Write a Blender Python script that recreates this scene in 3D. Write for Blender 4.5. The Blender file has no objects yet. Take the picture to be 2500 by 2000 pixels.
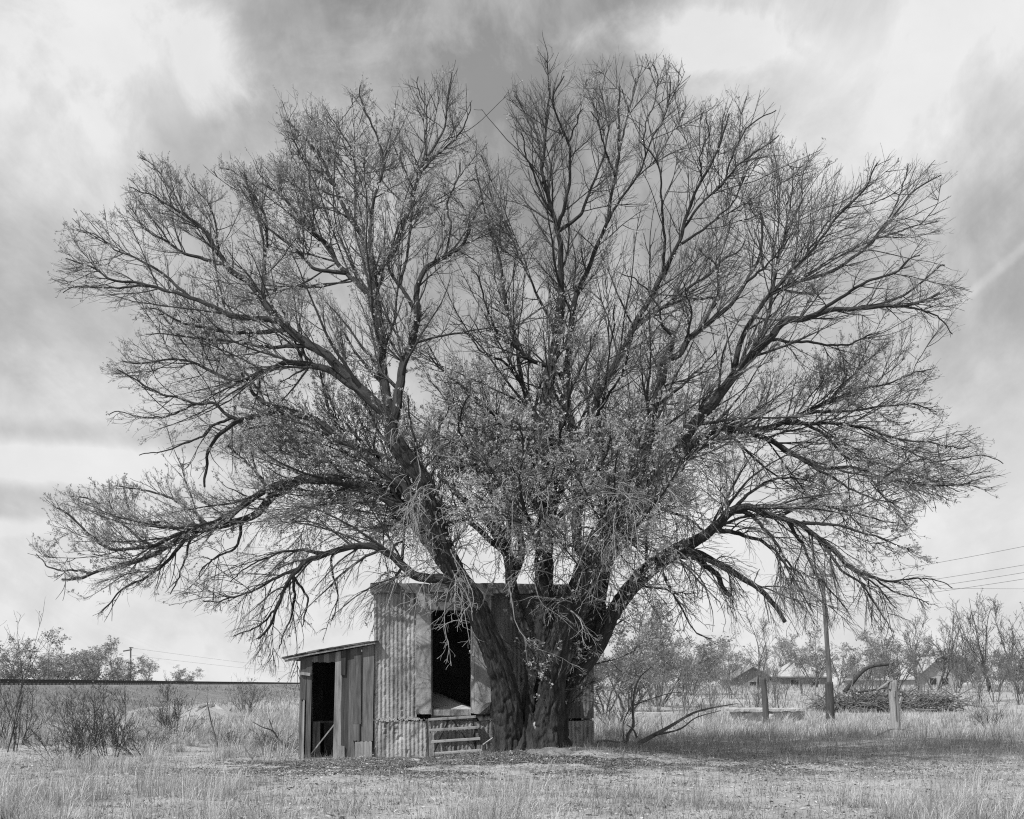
import bpy, math
import numpy as np
from mathutils import Vector

# ------------------------------------------------------------------ camera, world, sun, exposure
scene = bpy.context.scene
EYE, FPX, HZN = 1.5, 2728.0, 1670.0           # eye height (m), focal length and horizon row in photo pixels
cam_d = bpy.data.cameras.new('camera')
cam = bpy.data.objects.new('camera', cam_d)
scene.collection.objects.link(cam)
cam.location = (0, 0, EYE)
cam.rotation_euler = (math.radians(90), 0, 0)
cam_d.sensor_width = 36.0
cam_d.lens = 36.0 * FPX / 2500.0
cam_d.shift_y = (HZN - 1000.0) / 2500.0
cam_d.clip_start, cam_d.clip_end = 0.1, 40000
scene.camera = cam
scene.view_settings.view_transform = 'Standard'
scene.view_settings.look = 'None'
scene.view_settings.gamma = 1.0
scene.view_settings.exposure = 0.0
scene.cycles.use_denoising = False           # keep grass and twigs crisp
scene.cycles.pixel_filter_type = 'BLACKMAN_HARRIS'
scene.cycles.filter_width = 1.15
scene.cycles.max_bounces = 6
scene.cycles.diffuse_bounces = 3

SUN_EL, SUN_AZ = 50.0, 46.0                   # elevation; degrees left of straight behind the camera
el, az = math.radians(SUN_EL), math.radians(SUN_AZ)
to_sun = Vector((-math.sin(az) * math.cos(el), -math.cos(az) * math.cos(el), math.sin(el)))
sun_d = bpy.data.lights.new('sun', 'SUN')
sun_d.energy = 4.4
sun_d.angle = math.radians(0.53)
sun_d.color = (1, 1, 1)                       # a black-and-white photograph
sun = bpy.data.objects.new('sun', sun_d)
sun.rotation_euler = (-to_sun).to_track_quat('-Z', 'Y').to_euler()
sun.location = to_sun * 60
scene.collection.objects.link(sun)


def pdir(px, py):
    v = Vector(((px - 1250) / FPX, 1.0, (HZN - py) / FPX))
    return v.normalized()


def build_world():
    w = bpy.data.worlds.new('World')
    scene.world = w
    w.use_nodes = True
    nt = w.node_tree
    N, L = nt.nodes, nt.links
    N.clear()

    def put(sock, v):
        if isinstance(v, bpy.types.NodeSocket):
            L.new(v, sock)
        else:
            sock.default_value = v

    def m(op, a, b=None, c=None, clamp=False):
        n = N.new('ShaderNodeMath'); n.operation = op; n.use_clamp = clamp
        put(n.inputs[0], a)
        if b is not None: put(n.inputs[1], b)
        if c is not None: put(n.inputs[2], c)
        return n.outputs[0]

    def vm(op, a, b=None):
        n = N.new('ShaderNodeVectorMath'); n.operation = op
        put(n.inputs[0], a)
        if b is not None: put(n.inputs[1], b)
        return n.outputs['Value'] if op in ('DOT_PRODUCT', 'LENGTH') else n.outputs[0]

    def ss(x, lo, hi, a=0.0, b=1.0):
        n = N.new('ShaderNodeMapRange'); n.interpolation_type = 'SMOOTHSTEP'
        put(n.inputs[0], x)
        n.inputs[1].default_value, n.inputs[2].default_value = lo, hi
        n.inputs[3].default_value, n.inputs[4].default_value = a, b
        return n.outputs[0]

    def noise(vec, scale, detail=6, rough=0.55, dist=0.0):
        n = N.new('ShaderNodeTexNoise')
        put(n.inputs['Vector'], vec)
        n.inputs['Scale'].default_value = scale
        n.inputs['Detail'].default_value = detail
        n.inputs['Roughness'].default_value = rough
        n.inputs['Distortion'].default_value = dist
        return n.outputs[0]

    d = N.new('ShaderNodeTexCoord').outputs['Generated']
    # sky layers get flatter towards the horizon: project the direction on a high cloud deck
    sep = N.new('ShaderNodeSeparateXYZ'); L.new(d, sep.inputs[0])
    zc = m('MAXIMUM', sep.outputs[2], 0.0)
    den = m('ADD', zc, 0.16)
    comb = N.new('ShaderNodeCombineXYZ')
    put(comb.inputs[0], m('DIVIDE', sep.outputs[0], den))
    put(comb.inputs[1], m('DIVIDE', sep.outputs[1], den))
    put(comb.inputs[2], 0.0)
    deck = comb.outputs[0]
    # slanted streaks
    mp = N.new('ShaderNodeMapping'); L.new(deck, mp.inputs[0])
    mp.inputs['Rotation'].default_value = (0, 0, math.radians(35))
    mp.inputs['Scale'].default_value = (1.0, 0.36, 1.0)
    n_big = noise(mp.outputs[0], 1.5, 7, 0.5, 0.5)
    n_fine = noise(d, 9.0, 8, 0.58, 0.3)
    n_wisp = noise(d, 17.0, 12, 0.64, 0.5)
    n_mid = noise(d, 5.5, 12, 0.62, 0.6)

    sky = N.new('ShaderNodeTexSky'); sky.sky_type = 'NISHITA'
    sky.sun_disc = False
    sky.sun_elevation = el
    sky.sun_rotation = math.atan2(to_sun.x, to_sun.y)
    sky.air_density, sky.dust_density, sky.ozone_density = 1.0, 1.5, 1.0
    bw = N.new('ShaderNodeRGBToBW'); L.new(sky.outputs[0], bw.inputs[0])
    clear = m('MINIMUM', m('MULTIPLY', bw.outputs[0], SKY_K), 7.5)

    def blob(px, py, sx, sy, rot, edge, n, namp):
        c = pdir(px, py)
        r = Vector((c.y, -c.x, 0)).normalized()
        u = r.cross(c)
        a = math.radians(rot)
        r2 = r * math.cos(a) + u * math.sin(a)
        u2 = u * math.cos(a) - r * math.sin(a)
        v = vm('SUBTRACT', d, tuple(c))
        p = m('DIVIDE', vm('DOT_PRODUCT', v, tuple(r2)), sx / FPX)
        q = m('DIVIDE', vm('DOT_PRODUCT', v, tuple(u2)), sy / FPX)
        rr = m('SQRT', m('ADD', m('MULTIPLY', p, p), m('MULTIPLY', q, q)))
        rr = m('ADD', rr, m('MULTIPLY', m('SUBTRACT', n, 0.5), namp))
        return ss(rr, 1.0 + edge, 1.0 - edge)

    mp2 = N.new('ShaderNodeMapping'); L.new(deck, mp2.inputs[0])
    mp2.inputs['Rotation'].default_value = (0, 0, math.radians(58))
    mp2.inputs['Scale'].default_value = (2.2, 0.5, 1.0)
    n_str = noise(mp2.outputs[0], 1.6, 9, 0.6, 0.9)
    veil = m('ADD', ss(n_big, 0.30, 0.70, 0.12, 0.62), ss(n_str, 0.35, 0.7, -0.06, 0.10))
    low = m('MULTIPLY', ss(sep.outputs[2], 0.50, 0.06, 0.1, 1.02), ss(n_str, 0.3, 0.7, 0.88, 1.08))       # thicker veil seen edge-on near the horizon
    cover = m('MAXIMUM', veil, low)
    cover = m('MULTIPLY', cover, ss(n_fine, 0.28, 0.72, 0.80, 1.12))
    cover = m('ADD', cover, m('MULTIPLY', m('MULTIPLY', ss(n_mid, 0.35, 0.68, -0.16, 0.2), ss(sep.outputs[2], 0.05, 0.3)), 1.0))
    cover = m('ADD', cover, m('MULTIPLY', ss(n_wisp, 0.35, 0.7, -0.07, 0.09), ss(sep.outputs[2], 0.08, 0.35)))
    def add(mask, amt):
        nonlocal cover
        cover = m('ADD', cover, m('MULTIPLY', mask, amt))
    add(blob(110, 190, 440, 310, -12, 0.75, n_wisp, 1.5), 0.5)
    add(blob(500, 150, 70, 75, 20, 0.8, n_wisp, 2.4), 0.45)
    add(blob(380, 60, 180, 110, -35, 0.7, n_wisp, 1.8), 0.2)
    add(blob(1690, 98, 170, 46, -5, 0.8, n_wisp, 2.0), 0.5)
    add(blob(1800, 130, 260, 60, -14, 0.95, n_wisp, 2.4), 0.16)
    add(blob(2200, 210, 520, 300, -22, 0.8, n_wisp, 2.0), 0.42)
    add(blob(2420, 60, 260, 160, 0, 0.8, n_fine, 1.6), 0.25)
    add(blob(140, 1135, 300, 46, 2, 0.6, n_wisp, 1.3), 0.5)
    add(blob(20, 1285, 150, 18, 2, 0.7, n_wisp, 1.0), 0.3)
    add(blob(880, 1580, 120, 34, 12, 0.6, n_wisp, 2.2), 0.3)
    add(blob(455, 1580, 34, 30, 0, 0.5, n_wisp, 2.2), 0.14)
    add(blob(2400, 690, 330, 9, 37, 0.8, n_wisp, 1.0), 0.16)
    add(blob(2420, 600, 220, 40, 33, 0.9, n_wisp, 2.4), 0.14)
    add(blob(570, 225, 210, 130, -35, 0.9, n_wisp, 1.8), -0.3)
    add(blob(60, 1062, 380, 34, 3, 0.8, n_fine, 1.4), -0.3)
    add(blob(40, 1210, 260, 46, 4, 0.8, n_fine, 1.2), -0.42)
    add(blob(1150, 60, 420, 260, 12, 0.95, n_fine, 1.4), -0.10)
    add(blob(2420, 520, 260, 150, 0, 0.9, n_fine, 1.3), -0.18)
    cover = m('MINIMUM', m('MAXIMUM', cover, 0.2), 1.0)
    cloud = ss(n_fine, 0.25, 0.8, 7.6, 8.7)
    mix = N.new('ShaderNodeMix'); mix.data_type = 'FLOAT'
    put(mix.inputs[0], cover); put(mix.inputs[2], clear); put(mix.inputs[3], cloud)
    bg = N.new('ShaderNodeBackground')
    L.new(mix.outputs[0], bg.inputs[0])
    bg.inputs[1].default_value = 0.1
    out = N.new('ShaderNodeOutputWorld')
    L.new(bg.outputs[0], out.inputs[0])


SKY_K = 1.0
build_world()

# ------------------------------------------------------------------ helpers
COL = scene.collection
rng = np.random.default_rng(11)


def at(px, py, D):
    return np.array([(px - 1250.0) / FPX * D, D, EYE + (HZN - py) / FPX * D])


def tag(o, label=None, cat=None, group=None, kind=None):
    if label: o['label'] = label
    if cat: o['category'] = cat
    if group: o['group'] = group
    if kind: o['kind'] = kind
    return o


def empty(name, loc=(0, 0, 0), rz=0.0):
    o = bpy.data.objects.new(name, None)
    o.location = loc
    o.rotation_euler = (0, 0, rz)
    o.empty_display_size = 0.2
    COL.objects.link(o)
    return o


def link(name, me, mat, parent=None):
    o = bpy.data.objects.new(name, me)
    if mat is not None and len(me.materials) == 0:
        me.materials.append(mat)
    if parent is not None:
        o.parent = parent
    COL.objects.link(o)
    return o


def np_mesh(name, V, F, smooth=False, attrs=None):
    """F: one (n,k) int array or a list of them."""
    if not isinstance(F, (list, tuple)):
        F = [F]
    F = [f for f in F if len(f)]
    me = bpy.data.meshes.new(name)
    me.vertices.add(len(V))
    me.vertices.foreach_set('co', np.ascontiguousarray(V, dtype=np.float32).ravel())
    idx = np.concatenate([f.ravel() for f in F]).astype(np.int32)
    tot = np.concatenate([np.full(len(f), f.shape[1]) for f in F]).astype(np.int32)
    st = np.concatenate([[0], np.cumsum(tot)[:-1]]).astype(np.int32)
    me.loops.add(len(idx))
    me.loops.foreach_set('vertex_index', idx)
    me.polygons.add(len(tot))
    me.polygons.foreach_set('loop_start', st)
    me.polygons.foreach_set('use_smooth', np.full(len(tot), smooth))
    for k, v in (attrs or {}).items():
        v = np.asarray(v, dtype=np.float32)
        if v.ndim == 1:
            a = me.attributes.new(k, 'FLOAT', 'POINT'); a.data.foreach_set('value', v)
        else:
            a = me.attributes.new(k, 'FLOAT_VECTOR', 'POINT'); a.data.foreach_set('vector', v.ravel())
    me.update(calc_edges=True)
    return me


def hash01(i, j, s):
    h = (i.astype(np.int64) * 374761393 + j.astype(np.int64) * 668265263 + s * 982451653) & 0xFFFFFFFF
    h = ((h ^ (h >> 13)) * 1274126177) & 0xFFFFFFFF
    return ((h ^ (h >> 16)) & 0xFFFF) / 65535.0


def vnoise(x, y, s=0):
    x = np.asarray(x, float); y = np.asarray(y, float)
    i, j = np.floor(x), np.floor(y)
    fx, fy = x - i, y - j
    fx, fy = fx * fx * (3 - 2 * fx), fy * fy * (3 - 2 * fy)
    i = i.astype(np.int64); j = j.astype(np.int64)
    a, b = hash01(i, j, s), hash01(i + 1, j, s)
    c, e = hash01(i, j + 1, s), hash01(i + 1, j + 1, s)
    return (a * (1 - fx) + b * fx) * (1 - fy) + (c * (1 - fx) + e * fx) * fy


def fbm(x, y, s=0, o=4):
    t, a, r = 0.0, 0.5, 0.0
    for k in range(o):
        r = r + a * vnoise(x * 2 ** k, y * 2 ** k, s + k * 17)
        t += a; a *= 0.5
    return r / t


def vnoise3(x, y, z, s=0):
    k = np.floor(z); f = z - k; f = f * f * (3 - 2 * f)
    k = k.astype(np.int64)
    out = 0.0
    for q, wgt in ((0, 1 - f), (1, f)):
        i, j = np.floor(x), np.floor(y)
        fx, fy = x - i, y - j
        fx, fy = fx * fx * (3 - 2 * fx), fy * fy * (3 - 2 * fy)
        i = i.astype(np.int64) + (k + q) * 7919; j = j.astype(np.int64) + (k + q) * 104729
        a, b, c, e = hash01(i, j, s), hash01(i + 1, j, s), hash01(i, j + 1, s), hash01(i + 1, j + 1, s)
        out = out + wgt * ((a * (1 - fx) + b * fx) * (1 - fy) + (c * (1 - fx) + e * fx) * fy)
    return out


def sstep(x, a, b):
    t = np.clip((x - a) / (b - a), 0, 1)
    return t * t * (3 - 2 * t)


def norm(v):
    return v / np.maximum(np.linalg.norm(v, axis=-1, keepdims=True), 1e-9)


# ------------------------------------------------------------------ materials (all greys: the photograph is black and white)
def material(name, lo, hi, scale=(4, 4, 4), coord='Object', attr=None, rough=0.85, bump=0.0, bscale=None,
             bdist=0.01, detail=6, rand=0.0, spots=None, tone=None, translucent=0.0, contrast=(0.3, 0.7)):
    mt = bpy.data.materials.new(name)
    mt.use_nodes = True
    nt = mt.node_tree
    N, L = nt.nodes, nt.links
    N.clear()
    out = N.new('ShaderNodeOutputMaterial')
    if attr:
        a = N.new('ShaderNodeAttribute'); a.attribute_name = attr; vec = a.outputs['Vector']
    else:
        vec = N.new('ShaderNodeTexCoord').outputs[coord]

    def noise(sc, det, rg=0.6):
        mp = N.new('ShaderNodeMapping'); L.new(vec, mp.inputs[0])
        mp.inputs['Scale'].default_value = sc
        n = N.new('ShaderNodeTexNoise'); L.new(mp.outputs[0], n.inputs['Vector'])
        n.inputs['Scale'].default_value = 1.0
        n.inputs['Detail'].default_value = det
        n.inputs['Roughness'].default_value = rg
        return n.outputs[0]

    def rangemap(x, a, b, c, d2):
        n = N.new('ShaderNodeMapRange'); L.new(x, n.inputs[0])
        for i, v in enumerate((a, b, c, d2)): n.inputs[i + 1].default_value = v
        return n.outputs[0]

    def mul(a, b):
        n = N.new('ShaderNodeMath'); n.operation = 'MULTIPLY'
        L.new(a, n.inputs[0])
        if isinstance(b, float): n.inputs[1].default_value = b
        else: L.new(b, n.inputs[1])
        return n.outputs[0]
    val = rangemap(noise(scale, detail), contrast[0], contrast[1], lo, hi)
    if tone:
        t = N.new('ShaderNodeAttribute'); t.attribute_name = tone
        val = mul(val, t.outputs['Fac'])
    if rand:
        oi = N.new('ShaderNodeObjectInfo')
        val = mul(val, rangemap(oi.outputs['Random'], 0, 1, 1 - rand, 1 + rand))
    if spots:
        sc, amt, a, b = spots
        val = mul(val, rangemap(noise(sc, 4), a, b, 1.0, amt))
    b = N.new('ShaderNodeBsdfPrincipled')
    L.new(val, b.inputs['Base Color'])
    b.inputs['Roughness'].default_value = rough
    b.inputs['Specular IOR Level'].default_value = 0.25
    if bump:
        bn = N.new('ShaderNodeBump')
        bn.inputs['Strength'].default_value = bump
        bn.inputs['Distance'].default_value = bdist
        L.new(noise(bscale or scale, 8, 0.65), bn.inputs['Height'])
        L.new(bn.outputs[0], b.inputs['Normal'])
    sh = b.outputs[0]
    if translucent:
        tr = N.new('ShaderNodeBsdfTranslucent'); L.new(val, tr.inputs[0])
        mx = N.new('ShaderNodeMixShader'); mx.inputs[0].default_value = translucent
        L.new(sh, mx.inputs[1]); L.new(tr.outputs[0], mx.inputs[2])
        sh = mx.outputs[0]
    L.new(sh, out.inputs[0])
    return mt


M = dict(
    soil=material('soil', 0.29, 0.50, (1.1, 1.1, 1.1), 'Object', bump=0.9, bscale=(28, 28, 28), bdist=0.03, detail=12, spots=((9, 9, 9), 0.62, 0.52, 0.75)),
    ballast=material('ballast', 0.13, 0.30, (7, 7, 7), bump=1.0, bscale=(14, 14, 14), bdist=0.08, detail=12, spots=((0.5, 0.5, 0.5), 1.5, 0.5, 0.7)),
    bark=material('bark', 0.014, 0.07, (20, 20, 3.5), attr='bark', bump=1.0, bscale=(22, 22, 4), bdist=0.06, detail=9),
    branch=material('branch_bark', 0.025, 0.075, (9, 9, 9), bump=0.4, bscale=(60, 60, 60), bdist=0.006),
    twig=material('twig_bark', 0.09, 0.21, (2, 2, 2)),
    deadtwig=material('dead_twig_bark', 0.18, 0.32, (3, 3, 3)),
    leaf=material('young_leaf', 0.32, 0.66, (1.2, 1.2, 1.2), rough=0.6, translucent=0.35, tone='tone'),
    farleaf=material('far_leaf', 0.24, 0.44, (0.6, 0.6, 0.6), rough=0.6, translucent=0.35, tone='tone'),
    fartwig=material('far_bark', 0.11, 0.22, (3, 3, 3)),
    bare=material('bare_tree_bark', 0.06, 0.14, (3, 3, 3)),
    straw=material('straw', 0.85, 1.1, (3, 3, 3), rough=0.6, tone='tone', translucent=0.25),
    litter=material('litter', 0.85, 1.1, (3, 3, 3), tone='tone'),
    wood_dark=material('wood_dark', 0.04, 0.11, (45, 45, 2.2), rand=0.25, bump=0.6, bscale=(90, 90, 3), bdist=0.004, detail=9, spots=((7, 7, 1.2), 0.55, 0.5, 0.7)),
    wood_mid=material('wood_mid', 0.08, 0.21, (45, 45, 2.2), rand=0.25, bump=0.6, bscale=(90, 90, 3), bdist=0.004, detail=9, spots=((7, 7, 1.2), 0.5, 0.5, 0.7)),
    wood_light=material('wood_light', 0.2, 0.4, (45, 45, 2.2), rand=0.15, bump=0.6, bscale=(90, 90, 3), bdist=0.004, detail=9, spots=((7, 7, 1.6), 0.55, 0.5, 0.7)),
    wood_bare=material('wood_bare', 0.34, 0.52, (30, 30, 3), bump=0.3, bscale=(60, 60, 4), bdist=0.003),
    tread=material('tread_wood', 0.22, 0.42, (2.2, 40, 40), bump=0.5, bscale=(3, 80, 80), bdist=0.003, rand=0.15),
    roofing=material('roofing', 0.05, 0.14, (14, 14, 14), rand=0.3, bump=0.5, bscale=(60, 60, 60), bdist=0.004),
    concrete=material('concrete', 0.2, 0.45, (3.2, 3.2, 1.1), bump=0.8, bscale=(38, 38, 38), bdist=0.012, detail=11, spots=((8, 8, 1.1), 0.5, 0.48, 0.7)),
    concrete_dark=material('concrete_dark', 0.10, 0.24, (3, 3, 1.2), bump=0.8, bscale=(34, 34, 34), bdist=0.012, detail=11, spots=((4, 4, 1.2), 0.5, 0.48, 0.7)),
    concrete_pale=material('concrete_pale', 0.30, 0.5, (3, 3, 3), bump=0.8, bscale=(18, 18, 18), bdist=0.03, detail=10),
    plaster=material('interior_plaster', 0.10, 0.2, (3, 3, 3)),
    metal=material('rusty_iron', 0.04, 0.09, (8, 8, 8)),
    shingle=material('roof_shingle', 0.16, 0.30, (3, 3, 9), rand=0.2),
    roofpale=material('pale_roof', 0.34, 0.5, (3, 3, 9)),
    paint=material('house_paint', 0.28, 0.42, (2, 2, 0.7)),
    siding=material('weathered_siding', 0.14, 0.28, (6, 6, 0.8)),
    void=material('window_glass', 0.02, 0.05, (3, 3, 3), rough=0.15),
    turbine=material('turbine_paint', 0.68, 0.74, (0.01, 0.01, 0.01)),
    stone=material('stone', 0.28, 0.48, (9, 9, 9), bump=0.5, bscale=(40, 40, 40), bdist=0.01),
)


# ------------------------------------------------------------------ tubes and growth
def tubes(P, R, sides, bark=False, cap=False):
    """P (n,K,3), R (n,K) -> verts, quads, bark coordinate"""
    n, K, _ = P.shape
    T = np.gradient(P, axis=1)
    T = norm(T)
    mt = np.abs(norm(T.mean(axis=1)))
    ref = np.zeros((n, 3)); ref[np.arange(n), mt.argmin(axis=1)] = 1.0
    A = norm(np.cross(np.broadcast_to(ref[:, None, :], T.shape), T))
    B = np.cross(T, A)
    th = np.arange(sides) / sides * 2 * np.pi
    c, s = np.cos(th), np.sin(th)
    ring = A[:, :, None, :] * c[None, None, :, None] + B[:, :, None, :] * s[None, None, :, None]
    V = P[:, :, None, :] + ring * R[:, :, None, None]
    base = (np.arange(n) * K * sides)[:, None, None]
    k = np.arange(K - 1)[None, :, None] * sides
    j = np.arange(sides)[None, None, :]
    j2 = (j + 1) % sides
    a = base + k + j; b = base + k + j2
    F = np.stack([a, b, b + sides, a + sides], axis=-1).reshape(-1, 4)
    return V.reshape(-1, 3), F


def join(parts):
    Vs, Fs, off = [], [], 0
    for V, F in parts:
        if len(V) == 0: continue
        Vs.append(V); Fs.append(F + off); off += len(V)
    return np.concatenate(Vs), np.concatenate(Fs)


def grow(start, d, length, r0, r1, K, jit, trop, r=None):
    """trop: (n,3) pull added each step"""
    r = r or rng
    n = len(start)
    P = np.empty((n, K, 3)); P[:, 0] = start
    st = (length / (K - 1))[:, None]
    d = norm(d)
    for i in range(1, K):
        d = norm(d + jit * r.normal(size=(n, 3)) + trop / (K - 1))
        P[:, i] = P[:, i - 1] + d * st
    s = np.linspace(0, 1, K)[None, :]
    R = r0[:, None] * (1 - s) + r1[:, None] * s
    return P, R


def spawn(P, R, dens, t0, t1, ang, angj, lenlo, lenhi, rf, rmin, tip, K, jit, trop, r=None, inherit=(), bias=None, lensc=None, maxfrac=0.75, tipf=0.62):
    r = r or rng
    n, Kp, _ = P.shape
    Lp = np.linalg.norm(np.diff(P, axis=1), axis=2).sum(axis=1)
    cnt = r.poisson(dens * Lp * (t1 - t0))
    idx = np.repeat(np.arange(n), cnt)
    if len(idx) == 0:
        return np.zeros((0, K, 3)), np.zeros((0, K)), idx
    t = t0 + (t1 - t0) * r.random(len(idx))
    f = t * (Kp - 1)
    i0 = np.minimum(f.astype(int), Kp - 2); u = (f - i0)[:, None]
    pos = P[idx, i0] * (1 - u) + P[idx, i0 + 1] * u
    T = norm(P[idx, i0 + 1] - P[idx, i0])
    rad = R[idx, i0] * (1 - u[:, 0]) + R[idx, i0 + 1] * u[:, 0]
    v = r.normal(size=(len(idx), 3))
    if bias is not None:
        v = v + bias
    v = norm(v - (v * T).sum(1, keepdims=True) * T)
    a = np.radians(ang + angj * r.normal(size=len(idx)))[:, None]
    d = np.cos(a) * T + np.sin(a) * v
    ln = (lenlo + (lenhi - lenlo) * r.random(len(idx))) * (1.08 - tipf * t)
    if lensc is not None:
        ln = ln * lensc[idx]
    ln = np.minimum(ln, maxfrac * Lp[idx])
    r0 = np.maximum(rad * rf, rmin)
    r0 = np.minimum(r0, 0.0035 + 0.012 * ln)
    P2, R2 = grow(pos, d, ln, r0, np.full(len(idx), tip), K, jit, trop[idx] if trop.ndim == 2 else trop, r)
    return P2, R2, idx


def leaf_quads(P, n_per, size, spread, r=None, stretch=1.6, cluster=1):
    """leaf cards (2 triangles, folded) along twigs P (n,K,3); n_per (n,) count"""
    r = r or rng
    idx = np.repeat(np.arange(len(P)), n_per)
    if len(idx) == 0:
        return np.zeros((0, 3)), np.zeros((0, 3), int), np.zeros(0)
    K = P.shape[1]
    t = 0.15 + 0.85 * np.sqrt(r.random(len(idx)))
    idx, t = np.repeat(idx, cluster), np.repeat(t, cluster)
    f = t * (K - 1); i0 = np.minimum(f.astype(int), K - 2); u = (f - i0)[:, None]
    c = P[idx, i0] * (1 - u) + P[idx, i0 + 1] * u + r.normal(size=(len(idx), 3)) * spread
    a = norm(r.normal(size=(len(idx), 3)) + 0.6 * norm(P[idx, i0 + 1] - P[idx, i0]))
    b = norm(np.cross(a, r.normal(size=(len(idx), 3))))
    s = size * (0.45 + 1.15 * r.random(len(idx)) ** 1.5)[:, None]
    nn = np.cross(a, b) * s * 0.25
    V = np.stack([c, c + a * s * stretch * 0.5 + b * s * 0.5 + nn, c + a * s * stretch, c + a * s * stretch * 0.5 - b * s * 0.5 + nn], axis=1).reshape(-1, 3)
    q = np.arange(len(idx))[:, None] * 4
    F = np.concatenate([q + [0, 1, 2], q + [0, 2, 3]], axis=0)
    tone = np.repeat(0.75 + 0.5 * r.random(len(idx)), 4)
    return V, F, tone


def resample(pts, n):
    """Catmull-Rom through pts, n points evenly spaced"""
    p = np.asarray(pts, float)
    if len(p) == 2:
        p = np.stack([p[0], (p[0] + p[1]) / 2, p[1]])
    q = np.concatenate([[2 * p[0] - p[1]], p, [2 * p[-1] - p[-2]]])
    out = []
    for i in range(1, len(q) - 2):
        t = np.linspace(0, 1, 12, endpoint=False)[:, None]
        a, b, c, d = q[i - 1], q[i], q[i + 1], q[i + 2]
        out.append(0.5 * ((2 * b) + (c - a) * t + (2 * a - 5 * b + 4 * c - d) * t ** 2 + (3 * b - a - 3 * c + d) * t ** 3))
    out.append(p[-1:])
    o = np.concatenate(out)
    s = np.concatenate([[0], np.cumsum(np.linalg.norm(np.diff(o[:, :3], axis=0), axis=1))])
    w = np.linspace(0, s[-1], n)
    return np.stack([np.interp(w, s, o[:, k]) for k in range(o.shape[1])], axis=1)


def bark_tube(pts, rad, sides, ridge=0.0, flare=0.0, seed=0, step=0.05):
    """closed-ended limb with lumpy, furrowed skin"""
    pts = np.asarray(pts, float); rad = np.asarray(rad, float)
    Ln = np.linalg.norm(np.diff(pts, axis=0), axis=1).sum()
    n = max(8, int(Ln / step))
    q = resample(np.column_stack([pts, rad]), n)
    P, R = q[None, :, :3], q[None, :, 3]
    V, F = tubes(P, R, sides)
    s = np.linspace(0, Ln, n)
    th = np.arange(sides) / sides * 2 * np.pi
    S, TH = np.meshgrid(s, th, indexing='ij')
    RR = R[0][:, None]
    u, w = np.cos(TH) * 2.2, np.sin(TH) * 2.2
    lump = (fbm(u + 7.1 * seed, w + S * 1.3, seed, 3) - 0.5) * 0.22
    fl = flare * np.exp(-S / 0.34) * (0.1 + 1.9 * fbm(u * 1.5 + 3, w * 1.5, seed + 5, 2) ** 1.5)
    disp = RR * lump + fl
    if ridge:
        # plates of bark parted by long furrows; cell size in metres, not in degrees
        cx, cy = np.cos(TH) * RR / 0.062, np.sin(TH) * RR / 0.062
        sl = S / 0.24
        n1 = vnoise3(cx + 40, cy + 40, sl, seed + 9)
        n2 = vnoise3(cx * 1.9 + 90, cy * 1.9 + 90, sl * 1.7, seed + 13)
        fur = np.clip(1 - np.abs(n1 - 0.5) / 0.16, 0, 1) * 0.8 + np.clip(1 - np.abs(n2 - 0.5) / 0.12, 0, 1) * 0.35
        disp = disp + ridge * (0.35 - fur + 0.3 * n2) * np.clip(RR / 0.22, 0.25, 1.0)
    ctr = np.repeat(P[0], sides, axis=0)
    nv = norm(V - ctr)
    V = V + nv * disp.reshape(-1, 1)
    bark = np.stack([np.cos(TH) * RR, np.sin(TH) * RR, S + seed * 3.7], axis=-1).reshape(-1, 3)
    # end caps
    c0, c1 = len(V), len(V) + 1
    V = np.concatenate([V, P[0, :1], P[0, -1:]])
    bark = np.concatenate([bark, bark[:1], bark[-1:]])
    j = np.arange(sides); j2 = (j + 1) % sides
    cap0 = np.stack([j2, j, np.full(sides, c0)], axis=1)
    e = (n - 1) * sides
    cap1 = np.stack([e + j, e + j2, np.full(sides, c1)], axis=1)
    return V, [F, np.concatenate([cap0, cap1])], bark


def boxmesh(name, x0, x1, y0, y1, z0, z1, jit=0.0, r=None):
    V = np.array([[x, y, z] for z in (z0, z1) for y in (y0, y1) for x in (x0, x1)], float)
    if jit:
        V += (r or rng).normal(size=V.shape) * jit
    F = np.array([[0, 2, 3, 1], [4, 5, 7, 6], [0, 1, 5, 4], [2, 6, 7, 3], [0, 4, 6, 2], [1, 3, 7, 5]])
    return np_mesh(name, V, F)


def bevel(o, w=0.008, seg=1):
    m = o.modifiers.new('bevel', 'BEVEL'); m.width = w; m.segments = seg; m.limit_method = 'ANGLE'
    return o


def beam(name, a, b, w, t, mat, parent=None, up=(0, 0, 1)):
    """a straight squared timber between two points"""
    a, b = np.array(a, float), np.array(b, float)
    d = norm(b - a)
    s = np.cross(d, np.array(up, float))
    if np.linalg.norm(s) < 1e-3: s = np.cross(d, np.array([0, 1.0, 0]))
    s = norm(s); u = np.cross(s, d)
    V = []
    for p in (a, b):
        for i, j in ((-1, -1), (1, -1), (1, 1), (-1, 1)):
            V.append(p + s * i * w / 2 + u * j * t / 2)
    F = np.array([[0, 3, 2, 1], [4, 5, 6, 7], [0, 1, 5, 4], [1, 2, 6, 5], [2, 3, 7, 6], [3, 0, 4, 7]])
    return link(name, np_mesh(name, np.array(V), F), mat, parent)


# ------------------------------------------------------------------ terrain
TREE = np.array([0.42, 21.9])


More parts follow.
